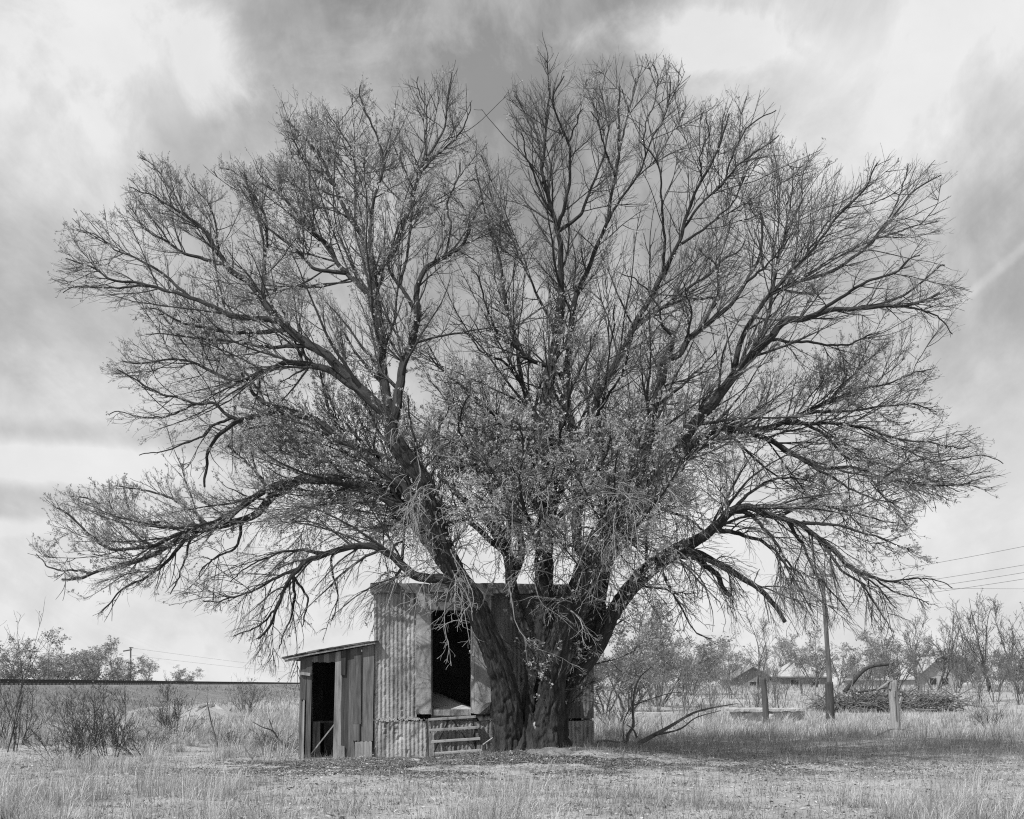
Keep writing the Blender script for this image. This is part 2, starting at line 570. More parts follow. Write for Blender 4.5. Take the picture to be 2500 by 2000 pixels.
def hgt(x, y):
    x = np.asarray(x, float); y = np.asarray(y, float)
    r2 = ((x - TREE[0] - 0.5) / 1.8) ** 2 + ((y - TREE[1]) / 1.9) ** 2
    h = 0.26 * np.exp(-r2)
    near = 1 - sstep(y, 60, 200)
    h = h + near * ((fbm(x * 0.35 + 31, y * 0.35, 3) - 0.5) * 0.16 + (fbm(x * 2.1, y * 2.1 + 9, 5, 3) - 0.5) * 0.07)
    h = h + 1.15 * sstep(y, 44, 95) * sstep(x, -14, 4)
    h = h + 0.35 * sstep(y, 32, 60) * (1 - sstep(x, -14, 4))
    return h


def build_ground():
    ys = np.concatenate([np.linspace(-30, 8, 12), np.linspace(9, 32, 190), np.geomspace(32.4, 15000, 120)])
    u = np.linspace(-1, 1, 231)
    u = np.sign(u) * np.abs(u) ** 1.25
    W = np.maximum(22, np.abs(ys) * 0.95)
    W = np.where(ys > 200, ys * 1.2, W)
    X = u[None, :] * W[:, None]; Y = np.broadcast_to(ys[:, None], X.shape)
    Z = hgt(X, Y)
    V = np.stack([X, Y, Z], -1).reshape(-1, 3)
    nx, ny = X.shape[1], X.shape[0]
    i = np.arange(ny - 1)[:, None] * nx + np.arange(nx - 1)[None, :]
    F = np.stack([i, i + 1, i + nx + 1, i + nx], -1).reshape(-1, 4)
    o = link('ground', np_mesh('ground', V, F, True), M['soil'])
    tag(o, 'dry gravelly ground with bare dirt patches', kind='structure')


build_ground()


# railway embankment at the back left, climbing away from the camera
def rail_x(y):
    return -23.8 - 0.0933 * (y - 50.0)


PROF = np.array([[-30, 0.2], [-9, 0.3], [-5.5, 0.7], [-3.6, 1.42], [-1.9, 1.46], [-0.9, 1.44], [0.9, 1.44], [1.9, 1.45], [3.6, 1.2], [6.5, 0.75], [10.0, 0.4], [15.0, -0.4]])


def flank(y):
    return 0.45 + 0.55 * sstep(y, 45, 100)


def build_railway():
    ys = np.concatenate([np.linspace(18, 120, 60), np.geomspace(125, 2500, 40)])
    prof = PROF
    pr = np.stack([np.interp(np.linspace(0, 1, 60), np.linspace(0, 1, len(prof)), prof[:, k]) for k in (0, 1)], 1)
    X = rail_x(ys)[:, None] + np.where(pr[None, :, 0] > 1.9, 1.9 + (pr[None, :, 0] - 1.9) * flank(ys)[:, None], pr[None, :, 0])
    Y = np.broadcast_to(ys[:, None], X.shape)
    bump = (fbm(X * 1.1, Y * 0.7, 21) - 0.5) * 0.22 * (np.abs(pr[None, :, 0]) > 2.0)
    Z = pr[None, :, 1] + bump
    nx, ny = X.shape[1], X.shape[0]
    i = np.arange(ny - 1)[:, None] * nx + np.arange(nx - 1)[None, :]
    F = np.stack([i, i + 1, i + nx + 1, i + nx], -1).reshape(-1, 4)
    o = link('railway_embankment', np_mesh('embankment', np.stack([X, Y, Z], -1).reshape(-1, 3), F, True), M['ballast'])
    tag(o, 'long gravel railway embankment behind the dry grass', kind='structure')
    t = empty('railway_track', (rail_x(60.0), 60.0, 1.46))
    tag(t, 'dark steel railway track running along the gravel embankment', 'railway track')
    for off in (-0.72, 0.72):
        V, Fq = [], []
        yy = np.concatenate([np.linspace(18, 120, 30), np.geomspace(125, 2500, 30)])
        for y in yy:
            x = rail_x(y) + off
            for dx, dz in ((-0.07, 0.10), (-0.07, 0.13), (-0.018, 0.15), (-0.018, 0.24), (-0.037, 0.245), (-0.037, 0.29), (0.037, 0.29), (0.037, 0.245), (0.018, 0.24), (0.018, 0.15), (0.07, 0.13), (0.07, 0.10)):
                V.append((x + dx - t.location.x, y - 60.0, 1.44 + dz - 1.46))
        for a in range(len(yy) - 1):
            for j in range(12):
                b, c = a * 12 + j, a * 12 + (j + 1) % 12
                Fq.append((b, c, c + 12, b + 12))
        link('rail', np_mesh('rail', np.array(V), np.array(Fq)), M['metal'], t)
    parts = []
    for y in np.arange(20, 330, 0.6):
        x = rail_x(y) - t.location.x
        V = np.array([[x + a, y - 60 + b, c] for c in (-0.06, 0.085) for b in (-0.11, 0.11) for a in (-1.3, 1.3)])
        parts.append((V, np.array([[0, 2, 3, 1], [4, 5, 7, 6], [0, 1, 5, 4], [2, 6, 7, 3], [0, 4, 6, 2], [1, 3, 7, 5]])))
    V, F = join(parts)
    tag(link('sleepers', np_mesh('sleepers', V, F), M['wood_dark'], t), kind='stuff')


build_railway()


# ------------------------------------------------------------------ concrete building
B_LOC, B_YAW = (-2.78, 22.5, 0.0), math.atan2(0.3, 4.46)


def bx(px): return (px - 913.0) / 537.0 * 4.46
def bz(py): return EYE + (HZN - py) / 120.7


def wall_panel(name, x0, x1, z0, z1, y, thick, mat, parent, amp=0.0105, period=0.083, rough=0.022, seed=0, edge=0.0, fade=None, _k=1.0):
    """slab with a corrugated, pitted front face, closed at the back"""
    nx = max(4, int((x1 - x0) / 0.0104)); nz = max(4, int((z1 - z0) / 0.03))
    X, Z = np.meshgrid(np.linspace(x0, x1, nx), np.linspace(z0, z1, nz))
    a = amp * (1 if fade is None else fade(X, Z))
    Yf = y + a * np.cos(X / period * 2 * np.pi) + (fbm(X * 3, Z * 3, seed) - 0.5) * rough + (fbm(X * 22, Z * 22, seed + 3, 3) - 0.5) * rough * 0.8
    pit = fbm(X * 9 + 3, Z * 7, seed + 8, 3)
    Yf = Yf + np.clip(pit - 0.66, 0, 1) * 0.16
    if edge:
        e = np.minimum(Z - z0, z1 - Z)
        bite = (fbm(X * 6, Z * 0 + seed, seed + 4, 4)) * edge
        Z = np.where(Z == Z.max(), Z - bite, Z)
        Yf = Yf + np.clip(bite - e, 0, 1) * 1.3
    Vf = np.stack([X, Yf, Z], -1).reshape(-1, 3)
    Vb = np.stack([X, np.full_like(X, y + thick), Z], -1).reshape(-1, 3)
    i = np.arange(nz - 1)[:, None] * nx + np.arange(nx - 1)[None, :]
    Ff = np.stack([i, i + 1, i + nx + 1, i + nx], -1).reshape(-1, 4)
    n = len(Vf)
    bl = np.concatenate([np.arange(nx), np.arange(1, nz) * nx + nx - 1, (nz - 1) * nx + np.arange(nx - 2, -1, -1), np.arange(nz - 2, 0, -1) * nx])
    b2 = np.roll(bl, -1)
    Fs = np.stack([bl, bl + n, b2 + n, b2], -1)
    return link(name, np_mesh(name, np.concatenate([Vf, Vb]), [Ff, Ff[:, ::-1] + n, Fs], False), mat, parent)


def rough_block(name, x0, x1, y0, y1, z0, z1, mat, parent, amp=0.012, seed=0, res=0.035, chip=None):
    """concrete block with worn faces (a subdivided box pushed about by noise)"""
    nx, ny, nz = [max(2, int(abs(b - a) / res) + 1) for a, b in ((x0, x1), (y0, y1), (z0, z1))]
    Vs, Fs, off = [], [], 0
    gx, gy, gz = np.linspace(x0, x1, nx), np.linspace(y0, y1, ny), np.linspace(z0, z1, nz)

    def face(A, Bc, f, flip):
        nonlocal off
        U, W = np.meshgrid(A, Bc)
        P = f(U, W)
        nu, nw = len(A), len(Bc)
        i = np.arange(nw - 1)[:, None] * nu + np.arange(nu - 1)[None, :]
        q = np.stack([i, i + 1, i + nu + 1, i + nu], -1).reshape(-1, 4)
        Vs.append(P.reshape(-1, 3)); Fs.append((q[:, ::-1] if flip else q) + off); off += P.size // 3
    st = lambda a, b, c: np.stack([a, b, c], -1)
    o = np.ones_like
    face(gx, gz, lambda u, w: st(u, o(u) * y0, w), False)
    face(gx, gz, lambda u, w: st(u, o(u) * y1, w), True)
    face(gy, gz, lambda u, w: st(o(u) * x0, u, w), True)
    face(gy, gz, lambda u, w: st(o(u) * x1, u, w), False)
    face(gx, gy, lambda u, w: st(u, w, o(u) * z0), True)
    face(gx, gy, lambda u, w: st(u, w, o(u) * z1), False)
    V = np.concatenate(Vs); F = np.concatenate(Fs)
    # the same point on two faces moves the same way: noise depends on position alone
    n1 = fbm(V[:, 0] * 7 + V[:, 1] * 3.1, V[:, 2] * 7 + V[:, 1] * 5.3, seed, 4) - 0.5
    n2 = fbm(V[:, 2] * 6 + 11 + V[:, 1] * 2.7, V[:, 0] * 6 - V[:, 1] * 4.1, seed + 7, 4) - 0.5
    n3 = fbm(V[:, 0] * 5 - 9, V[:, 1] * 5 + V[:, 2] * 4, seed + 13, 4) - 0.5
    c = np.array([(x0 + x1) / 2, (y0 + y1) / 2, (z0 + z1) / 2]); h = np.array([x1 - x0, y1 - y0, z1 - z0]) / 2
    rel = (V - c) / h
    corner = np.sort(np.abs(rel), axis=1)[:, 1]           # 1 on edges
    shrink = np.clip(corner - 0.86, 0, 1) * 0.10 * np.clip(fbm(V[:, 0] * 9, V[:, 2] * 9, seed + 21, 3), 0.2, 1)
    V = V + np.stack([n1, n2, n3], 1) * amp * 2 - rel * np.minimum(h, 0.3) * shrink[:, None]
    if chip is not None:
        cp, cr = np.array(chip[:3]), chip[3]
        dv = V - cp; dl = np.linalg.norm(dv, axis=1, keepdims=True)
        k = np.clip(1 - dl / cr, 0, 1)
        V = V + (c - cp) / np.linalg.norm(c - cp) * k * cr * 0.8
    return link(name, np_mesh(name, V, F), mat, parent)


def build_building():
    b = empty('concrete_building', B_LOC, B_YAW)
    tag(b, 'small flat-roofed concrete building with corrugated walls and raised doorway behind the big tree', 'building')
    W, H0, H1 = 4.46, 0.8, bz(1450)
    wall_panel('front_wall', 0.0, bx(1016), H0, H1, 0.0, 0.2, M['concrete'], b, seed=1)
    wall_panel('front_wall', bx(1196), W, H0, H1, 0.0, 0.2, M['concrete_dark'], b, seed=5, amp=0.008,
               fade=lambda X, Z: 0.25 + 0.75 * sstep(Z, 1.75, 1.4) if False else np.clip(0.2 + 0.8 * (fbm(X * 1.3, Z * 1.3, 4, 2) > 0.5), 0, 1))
    wall_panel('front_wall', 0.0, W, -0.5, H0 - 0.022, -0.004, 0.22, M['concrete'], b, seed=9, edge=0.05, amp=0.010)
    # portal round the door
    rough_block('pilaster', bx(1015), bx(1051), -0.15, 0.2, bz(1744), H1, M['concrete'], b, seed=2, chip=(bx(1015), -0.15, bz(1744), 0.10))
    rough_block('pilaster', bx(1156), bx(1197), -0.15, 0.2, bz(1743), H1, M['concrete'], b, seed=3, chip=(bx(1199), -0.17, bz(1745), 0.26))
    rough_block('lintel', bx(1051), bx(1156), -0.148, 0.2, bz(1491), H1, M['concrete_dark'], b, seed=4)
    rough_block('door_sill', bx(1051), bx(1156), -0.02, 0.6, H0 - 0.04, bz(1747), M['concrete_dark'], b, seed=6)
    bevel(link('door_jamb', boxmesh('door_jamb', bx(1148), bx(1155.5), -0.13, 0.2, bz(1742), bz(1493), 0.003), M['wood_light'], b), 0.006)
    bevel(link('door_jamb', boxmesh('door_jamb', bx(1051.4), bx(1054.5), -0.13, 0.2, bz(1746), bz(1493), 0.003), M['wood_mid'], b), 0.006)
    for x0, x1, m in ((1055, 1079, 'wood_mid'), (1079.6, 1099, 'wood_light'), (1099.6, 1123, 'wood_mid'), (1123.6, 1147.6, 'wood_mid')):
        rough_block('sill_block', bx(x0), bx(x1), -0.10, 0.12, bz(1747), bz(1732.5), M['concrete'], b, amp=0.006, seed=int(x0))
    # roof: slab with a worn edge, a parapet course and the broken coping over the portal
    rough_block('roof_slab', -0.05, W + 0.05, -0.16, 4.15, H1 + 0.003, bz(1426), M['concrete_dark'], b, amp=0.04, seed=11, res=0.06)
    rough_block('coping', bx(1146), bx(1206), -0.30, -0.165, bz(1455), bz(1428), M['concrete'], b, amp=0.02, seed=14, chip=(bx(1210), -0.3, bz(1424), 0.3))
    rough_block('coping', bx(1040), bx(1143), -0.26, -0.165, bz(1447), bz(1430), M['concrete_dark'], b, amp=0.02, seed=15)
    # the rest of the shell
    rough_block('side_wall', 0.0, 0.2, 0.205, 4.0, -0.5, H1, M['concrete'], b, seed=16, res=0.12)
    rough_block('side_wall', W - 0.2, W, 0.205, 4.0, -0.5, H1, M['concrete'], b, seed=17, res=0.12)
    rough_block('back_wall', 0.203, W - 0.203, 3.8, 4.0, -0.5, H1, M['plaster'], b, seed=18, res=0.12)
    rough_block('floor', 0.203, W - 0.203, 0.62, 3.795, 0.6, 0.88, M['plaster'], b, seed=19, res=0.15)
    # stones showing in the cold joint of the wall
    st = []
    for k in range(210):
        x = rng.random() * 0.92 if k < 160 else 0.9 + rng.random() * 3.5
        s = 0.006 + 0.013 * rng.random()
        z = H0 - 0.018 + rng.normal() * 0.016 - 0.012 * math.sin(x * 6)
        V = norm(rng.normal(size=(8, 3))) * s + np.array([x, -0.004 + rng.random() * 0.01, z])
        V = np.array([[x + i * s * (0.6 + 0.5 * rng.random()), -0.006 + j * s, z + l * s * (0.6 + 0.5 * rng.random())] for l in (-1, 1) for j in (-1, 1) for i in (-1, 1)])
        st.append((V, np.array([[0, 2, 3, 1], [4, 5, 7, 6], [0, 1, 5, 4], [2, 6, 7, 3], [0, 4, 6, 2], [1, 3, 7, 5]])))
    V, F = join(st)
    tag(link('aggregate', np_mesh('aggregate', V, F), M['stone'], b), kind='stuff')
    return b


def loc2world(x, y, z):
    c, s = math.cos(B_YAW), math.sin(B_YAW)
    return np.array([B_LOC[0] + c * x - s * y, B_LOC[1] + s * x + c * y, z])


def build_inside():
    # fallen panel and a loose lath just inside the doorway
    V = np.array([[1.12, 0.22, 0.995], [1.96, 0.16, 0.995], [1.98, 0.75, 1.02], [1.30, 1.35, 1.30], [1.08, 1.2, 1.34]])
    o = empty('ceiling_debris', tuple(loc2world(1.5, 0.5, 0.93)), B_YAW)
    tag(o, 'pale fallen ceiling panel lying just inside the dark concrete doorway', 'panel')
    V = V - np.array([1.5, 0.5, 0.93])
    Vb = V - np.array([0, 0, 0.025])
    F5 = [np.array([[0, 1, 2, 3, 4]]), np.array([[9, 8, 7, 6, 5]]), np.array([[i, i + 5, (i + 1) % 5 + 5, (i + 1) % 5] for i in range(5)])]
    link('board', np_mesh('board', np.concatenate([V, Vb]), F5), M['wood_bare'], o)
    beam('lath', np.array([1.2, 0.25, 1.03]) - [1.5, 0.5, 0.93], np.array([1.62, 0.42, 1.06]) - [1.5, 0.5, 0.93], 0.05, 0.02, M['wood_light'], o)


def build_steps():
    s = empty('wooden_steps', tuple(loc2world(bx(1100), -0.4, 0.1)), B_YAW)
    tag(s, 'rickety four-tread wooden steps leaning against the wall below the concrete doorway', 'steps')
    o0 = np.array([bx(1100), -0.4, 0.1])
    # (left px, right px, left row, right row, local y)
    for xl, xr, zl, zr, y in ((1043, 1159, 1757, 1750, -0.22), (1044, 1163, 1783, 1776, -0.34), (1048, 1167, 1811, 1803.5, -0.47), (1055, 1170, 1840, 1832, -0.60)):
        sc = 120.7 * 22.5 / (22.5 + y)
        z1, z2 = EYE + (HZN - zl) / sc, EYE + (HZN - zr) / sc
        k = (22.5 + y) / 22.5
        x1 = (bx(xl) + B_LOC[0]) * k - B_LOC[0]; x2 = (bx(xr) + B_LOC[0]) * k - B_LOC[0]
        o = beam('tread', np.array([x1, y, z1]) - o0, np.array([x2, y, z2]) - o0, 0.15, 0.048, M['tread'], s)
        bevel(o, 0.005)
    for xt, xb, w in ((1046, 1053, 0.045), (1158, 1166, 0.045)):
        beam('stringer', np.array([bx(xt), -0.20, bz(1756)]) - o0, np.array([bx(xb), -0.60, bz(1846)]) - o0, 0.05, 0.04, M['wood_mid'], s)
    beam('post', np.array([bx(1043.5), -0.17, bz(1756)]) - o0, np.array([bx(1044), -0.17, bz(1846)]) - o0, 0.06, 0.04, M['wood_dark'], s)
    beam('post', np.array([bx(1156), -0.17, bz(1752)]) - o0, np.array([bx(1157.5), -0.19, bz(1842)]) - o0, 0.05, 0.04, M['wood_dark'], s)
    beam('brace', np.array([bx(1094), -0.15, bz(1757)]) - o0, np.array([bx(1058), -0.30, bz(1834)]) - o0, 0.03, 0.02, M['wood_dark'], s)
    beam('brace', np.array([bx(1103), -0.15, bz(1757)]) - o0, np.array([bx(1146), -0.25, bz(1818)]) - o0, 0.03, 0.02, M['wood_dark'], s)


def build_lean_to():
    t = empty('plank_lean_to', B_LOC, B_YAW)
    tag(t, 'weathered plank lean-to with open doorway and sloping roof against the concrete wall', 'lean-to')
    zx = lambda x: bx(700 + x / 5.39)
    zz = lambda y: bz(1560 + y / 5.39)
    top = lambda x: np.interp(x, [zx(200), zx(1160)], [zz(262), zz(70)])       # underside of the roof along the front

    def board(xa, xb, z0, z1, y, mat, name='plank', th=0.024, skew=0.0, xa1=None, xb1=None, cut=True):
        """xa..xb at the bottom, xa1..xb1 at the top (zoom units); z in metres, None top = follow the roof"""
        xa1 = xa if xa1 is None else xa1; xb1 = xb if xb1 is None else xb1
        a0, b0, a1, b1 = zx(xa), zx(xb), zx(xa1), zx(xb1)
        zt = [top(a1) - 0.012, top(b1) - 0.012] if z1 is None else [z1, z1 + skew]
        n = 7
        V = []
        ragged = rng.normal(size=(2, n)) * (0.008 if cut else 0.002)
        for yy in (y, y + th):
            for i in range(n):
                f = i / (n - 1)
                V.append([a0 + (b0 - a0) * f, yy, z0 + ragged[0, i]])
            for i in range(n):
                f = i / (n - 1)
                V.append([a1 + (b1 - a1) * f, yy, zt[0] + (zt[1] - zt[0]) * f + (ragged[1, i] if z1 is not None else 0)])
        Fq = []
        m = 2 * n
        for i in range(n - 1):
            Fq += [(i, i + 1, n + i + 1, n + i), (m + i + 1, m + i, m + n + i, m + n + i + 1), (i + 1, i, m + i, m + i + 1), (n + i, n + i + 1, m + n + i + 1, m + n + i)]
        Fq += [(0, n, m + n, m), (n - 1, m + n - 1, m + 2 * n - 1, 2 * n - 1)]
        return link(name, np_mesh(name, np.array(V), np.array(Fq)), M[mat], t)
    G = -0.16
    yF = -0.05
    # front boards, left to right
    board(168, 206, G, None, yF + 0.03, 'wood_mid', xa1=198, xb1=222)
    board(196, 250, zz(800), None, yF, 'wood_dark', xa=206, xb=262, xa1=206, xb1=290) if False else board(206, 268, zz(800), None, yF, 'wood_dark', xa1=206, xb1=290)
    board(186, 244, G, zz(815), yF + 0.006, 'wood_mid', xa1=222, xb1=250)
    board(190, 232, zz(1500), zz(795), yF - 0.022, 'wood_light', xa1=230, xb1=258, th=0.02) if False else board(214, 240, zz(1640), zz(800), yF - 0.021, 'wood_light', xa1=238, xb1=258, th=0.018)
    board(258, 325, G, None, yF - 0.004, 'wood_mid', xa1=290, xb1=352)
    o = beam('cleat', (zx(203), yF - 0.035, zz(452)), (zx(331), yF - 0.037, zz(470)), 0.03, 0.06, M['wood_light'], t)
    for xa, xb, m in ((353, 421, 'wood_mid'), (422, 500, 'wood_dark'), (501, 573, 'wood_mid'), (574, 652, 'wood_dark')):
        board(xa, xb, zz(311), None, yF, m)
    board(615, 722, G, None, yF - 0.006, 'wood_light', xa1=654, xb1=735)
    board(690, 772, G, zz(1402), yF - 0.034, 'wood_light', th=0.02)
    board(718, 812, zz(1660), None, yF, 'wood_dark', xa1=736, xb1=838)
    board(724, 780, zz(476), None, yF - 0.032, 'wood_dark', xa1=724, xb1=787, th=0.03)
    board(808, 902, G, None, yF - 0.003, 'wood_mid', xa1=839, xb1=895)
    board(884, 980, zz(1112), None, yF - 0.03, 'wood_mid', xa1=896, xb1=992)
    board(876, 964, zz(1336), zz(1114), yF - 0.034, 'wood_mid', th=0.022)
    board(905, 985, zz(1345), zz(1105), yF - 0.001, 'wood_dark')
    board(986, 1134, zz(1342), None, yF - 0.002, 'wood_mid', xa1=996, xb1=1152)
    board(908, 1018, G, zz(1344), yF - 0.028, 'wood_light', th=0.02)
    board(1022, 1124, G, zz(1344), yF - 0.027, 'wood_light', th=0.02)
    board(326, 614, zz(1652), zz(1612), yF + 0.012, 'wood_light', name='door_sill')
    # walls behind
    zl = zx(198)
    for k in range(9):
        y0 = -0.02 + k * 0.225
        V = boxmesh('plank', zl + 0.012 * (k % 2), zl + 0.022 + 0.012 * (k % 2), y0, y0 + 0.235, G, top(zl) - 0.012, 0.0)
        link('plank', V, M['wood_dark' if k % 2 else 'wood_mid'], t)
    for k in range(7):
        x0 = zl + 0.024 + k * 0.205
        link('plank', boxmesh('plank', x0, x0 + 0.215, 2.0 + 0.012 * (k % 2), 2.022 + 0.012 * (k % 2), G, top(x0) - 0.012, 0.0), M['wood_dark'], t)
    # inside: bench, leaning stick, dirt floor boards
    link('bench', boxmesh('bench', zx(340), -0.02, 0.9, 1.4, zz(1120), zz(1095), 0.003), M['wood_mid'], t)
    link('bench_front', boxmesh('bench_front', zx(440), -0.03, 0.92, 0.945, G, zz(1122), 0.003), M['wood_dark'], t)
    link('plank', boxmesh('plank', zx(335), zx(430), 0.28, 0.305, G, zz(1090), 0.003), M['wood_mid'], t)
    beam('stick', (zx(328), 0.02, zz(1512)), (zx(628), 0.10, zz(1125)), 0.022, 0.022, M['wood_light'], t)
    # roof: deck, rake boards, uneven layers of roofing
    rx = np.array([zx(-25), zx(300), zx(640), zx(1000), zx(1190)])
    rz = np.array([zz(262), zz(196), zz(130), zz(72), zz(38)]) + 0.0

    def strip(name, x0, x1, dz0, dz1, y0, y1, mat, seg=5):
        xs = np.linspace(x0, x1, seg)
        zs = np.interp(xs, rx, rz)
        V = []
        for x, z in zip(xs, zs):
            V += [(x, y0, z + dz0), (x, y1, z + dz0), (x, y1, z + dz1), (x, y0, z + dz1)]
        Fq = [(0, 1, 2, 3), (4 * seg - 1, 4 * seg - 2, 4 * seg - 3, 4 * seg - 4)]
        for i in range(seg - 1):
            for j in range(4):
                a, c = i * 4 + j, i * 4 + (j + 1) % 4
                Fq.append((a, a + 4, c + 4, c))
        return link(name, np_mesh(name, np.array(V) + 0.002 * rng.normal(size=(len(V), 3)), np.array(Fq)), M[mat], t)
    roof = strip('roof_deck', rx[0] + 0.06, rx[-1] - 0.06, -0.026, -0.004, -0.13, 2.1, 'wood_dark')
    strip('rake_board', rx[0] + 0.03, rx[-1] - 0.03, -0.046, -0.012, -0.165, -0.135, 'wood_light')
    strip('rake_board', rx[0] + 0.05, zx(190), -0.086, -0.05, -0.155, -0.13, 'wood_mid')
    edges = np.linspace(rx[0], rx[-1], 9)
    for k in range(8):
        a, c = edges[k] - 0.02, edges[k + 1] + 0.03
        strip('roofing_sheet', a, c, 0.0 + 0.003 * (k % 2), 0.012 + 0.004 * (k % 3), -0.185 + 0.015 * rng.random(), 2.15, 'roofing', 4)
    for k in range(7):
        a = edges[k] + 0.02 * rng.random(); c = a + 0.2 + 0.12 * rng.random()
        strip('roofing_sheet', a, c, 0.017, 0.028 + 0.01 * rng.random(), -0.19 + 0.03 * rng.random(), 2.12, 'roofing', 3)


build_building()
build_inside()
build_steps()
build_lean_to()


def stray_board():
    D = 22.0
    a, b = at(1180, 1818, D), at(1212, 1796, D + 0.25)
    o = beam('leaning_board', a - a, b - a, 0.035, 0.02, M['wood_bare'])
    o.location = a
    tag(o, 'short pale board leaning between the wooden steps and the tree roots', 'board')


stray_board()


# ------------------------------------------------------------------ the big tree
VIEW = {'TL': (0, 0, 1.7248), 'TR': (1250, 0, 1.7248), 'BL': (0, 900, 1.7248), 'BR': (1250, 800, 1.7248), 'C': (900, 900, 2.464),
        'W': (1150, 100, 2.695), 'X': (1300, 600, 3.08), 'Q': (900, 560, 2.0417), 'T': (1100, 1400, 2.13), 'F': (0, 0, 1.0)}
D0 = 21.9
# stems: (view, points with width in photo pixels, depth offset at foot and at end)
STEMS = [
    ('F', [(1246, 1842, 72), (1244, 1808, 64), (1240, 1730, 66), (1227, 1660, 60), (1206, 1588, 58), (1187, 1541, 54), (1168, 1494, 54), (1145, 1447, 50), (1112, 1400, 48), (1075, 1310, 46), (1045, 1200, 44), (1005, 1135, 42), (962, 1075, 40)], -0.30, -1.1),
    ('F', [(1288, 1842, 44), (1288, 1760, 40), (1296, 1690, 38), (1303, 1630, 34), (1283, 1560, 32), (1265, 1500, 30), (1250, 1440, 28), (1241, 1358, 26), (1212, 1306, 22), (1176, 1253, 18), (1127, 1216, 14), (1070, 1160, 10)], -0.45, 1.6),
    ('F', [(1332, 1846, 92), (1333, 1800, 78), (1343, 1730, 68), (1351, 1650, 62), (1358, 1588, 60), (1374, 1541, 54), (1391, 1494, 52), (1408, 1447, 50), (1424, 1400, 47), (1442, 1360, 46), (1462, 1310, 46), (1488, 1277, 46), (1541, 1233, 44), (1590, 1180, 42), (1632, 1135, 40), (1672, 1090, 36)], -0.30, -1.2),
    ('F', [(1346, 1845, 70), (1354, 1760, 62), (1370, 1690, 58), (1396, 1630, 54), (1418, 1580, 48), (1438, 1540, 46), (1455, 1494, 43), (1461, 1447, 40), (1470, 1400, 40), (1484, 1360, 36), (1500, 1300, 30), (1500, 1240, 26)], 0.05, 0.45),
    ('F', [(1345, 1840, 40), (1360, 1740, 38), (1388, 1675, 36), (1432, 1620, 36), (1466, 1565, 37), (1492, 1508, 38), (1528, 1452, 38), (1575, 1400, 38), (1625, 1362, 36), (1680, 1330, 34)], 0.25, -0.6),
    ('F', [(1322, 1842, 56), (1322, 1720, 50), (1324, 1620, 48), (1328, 1540, 46), (1330, 1470, 45), (1328, 1400, 44), (1330, 1306, 40), (1342, 1184, 36), (1338, 1103, 34), (1332, 1000, 30), (1345, 900, 26), (1362, 811, 24), (1371, 731, 20)], 0.20, 0.9),
]
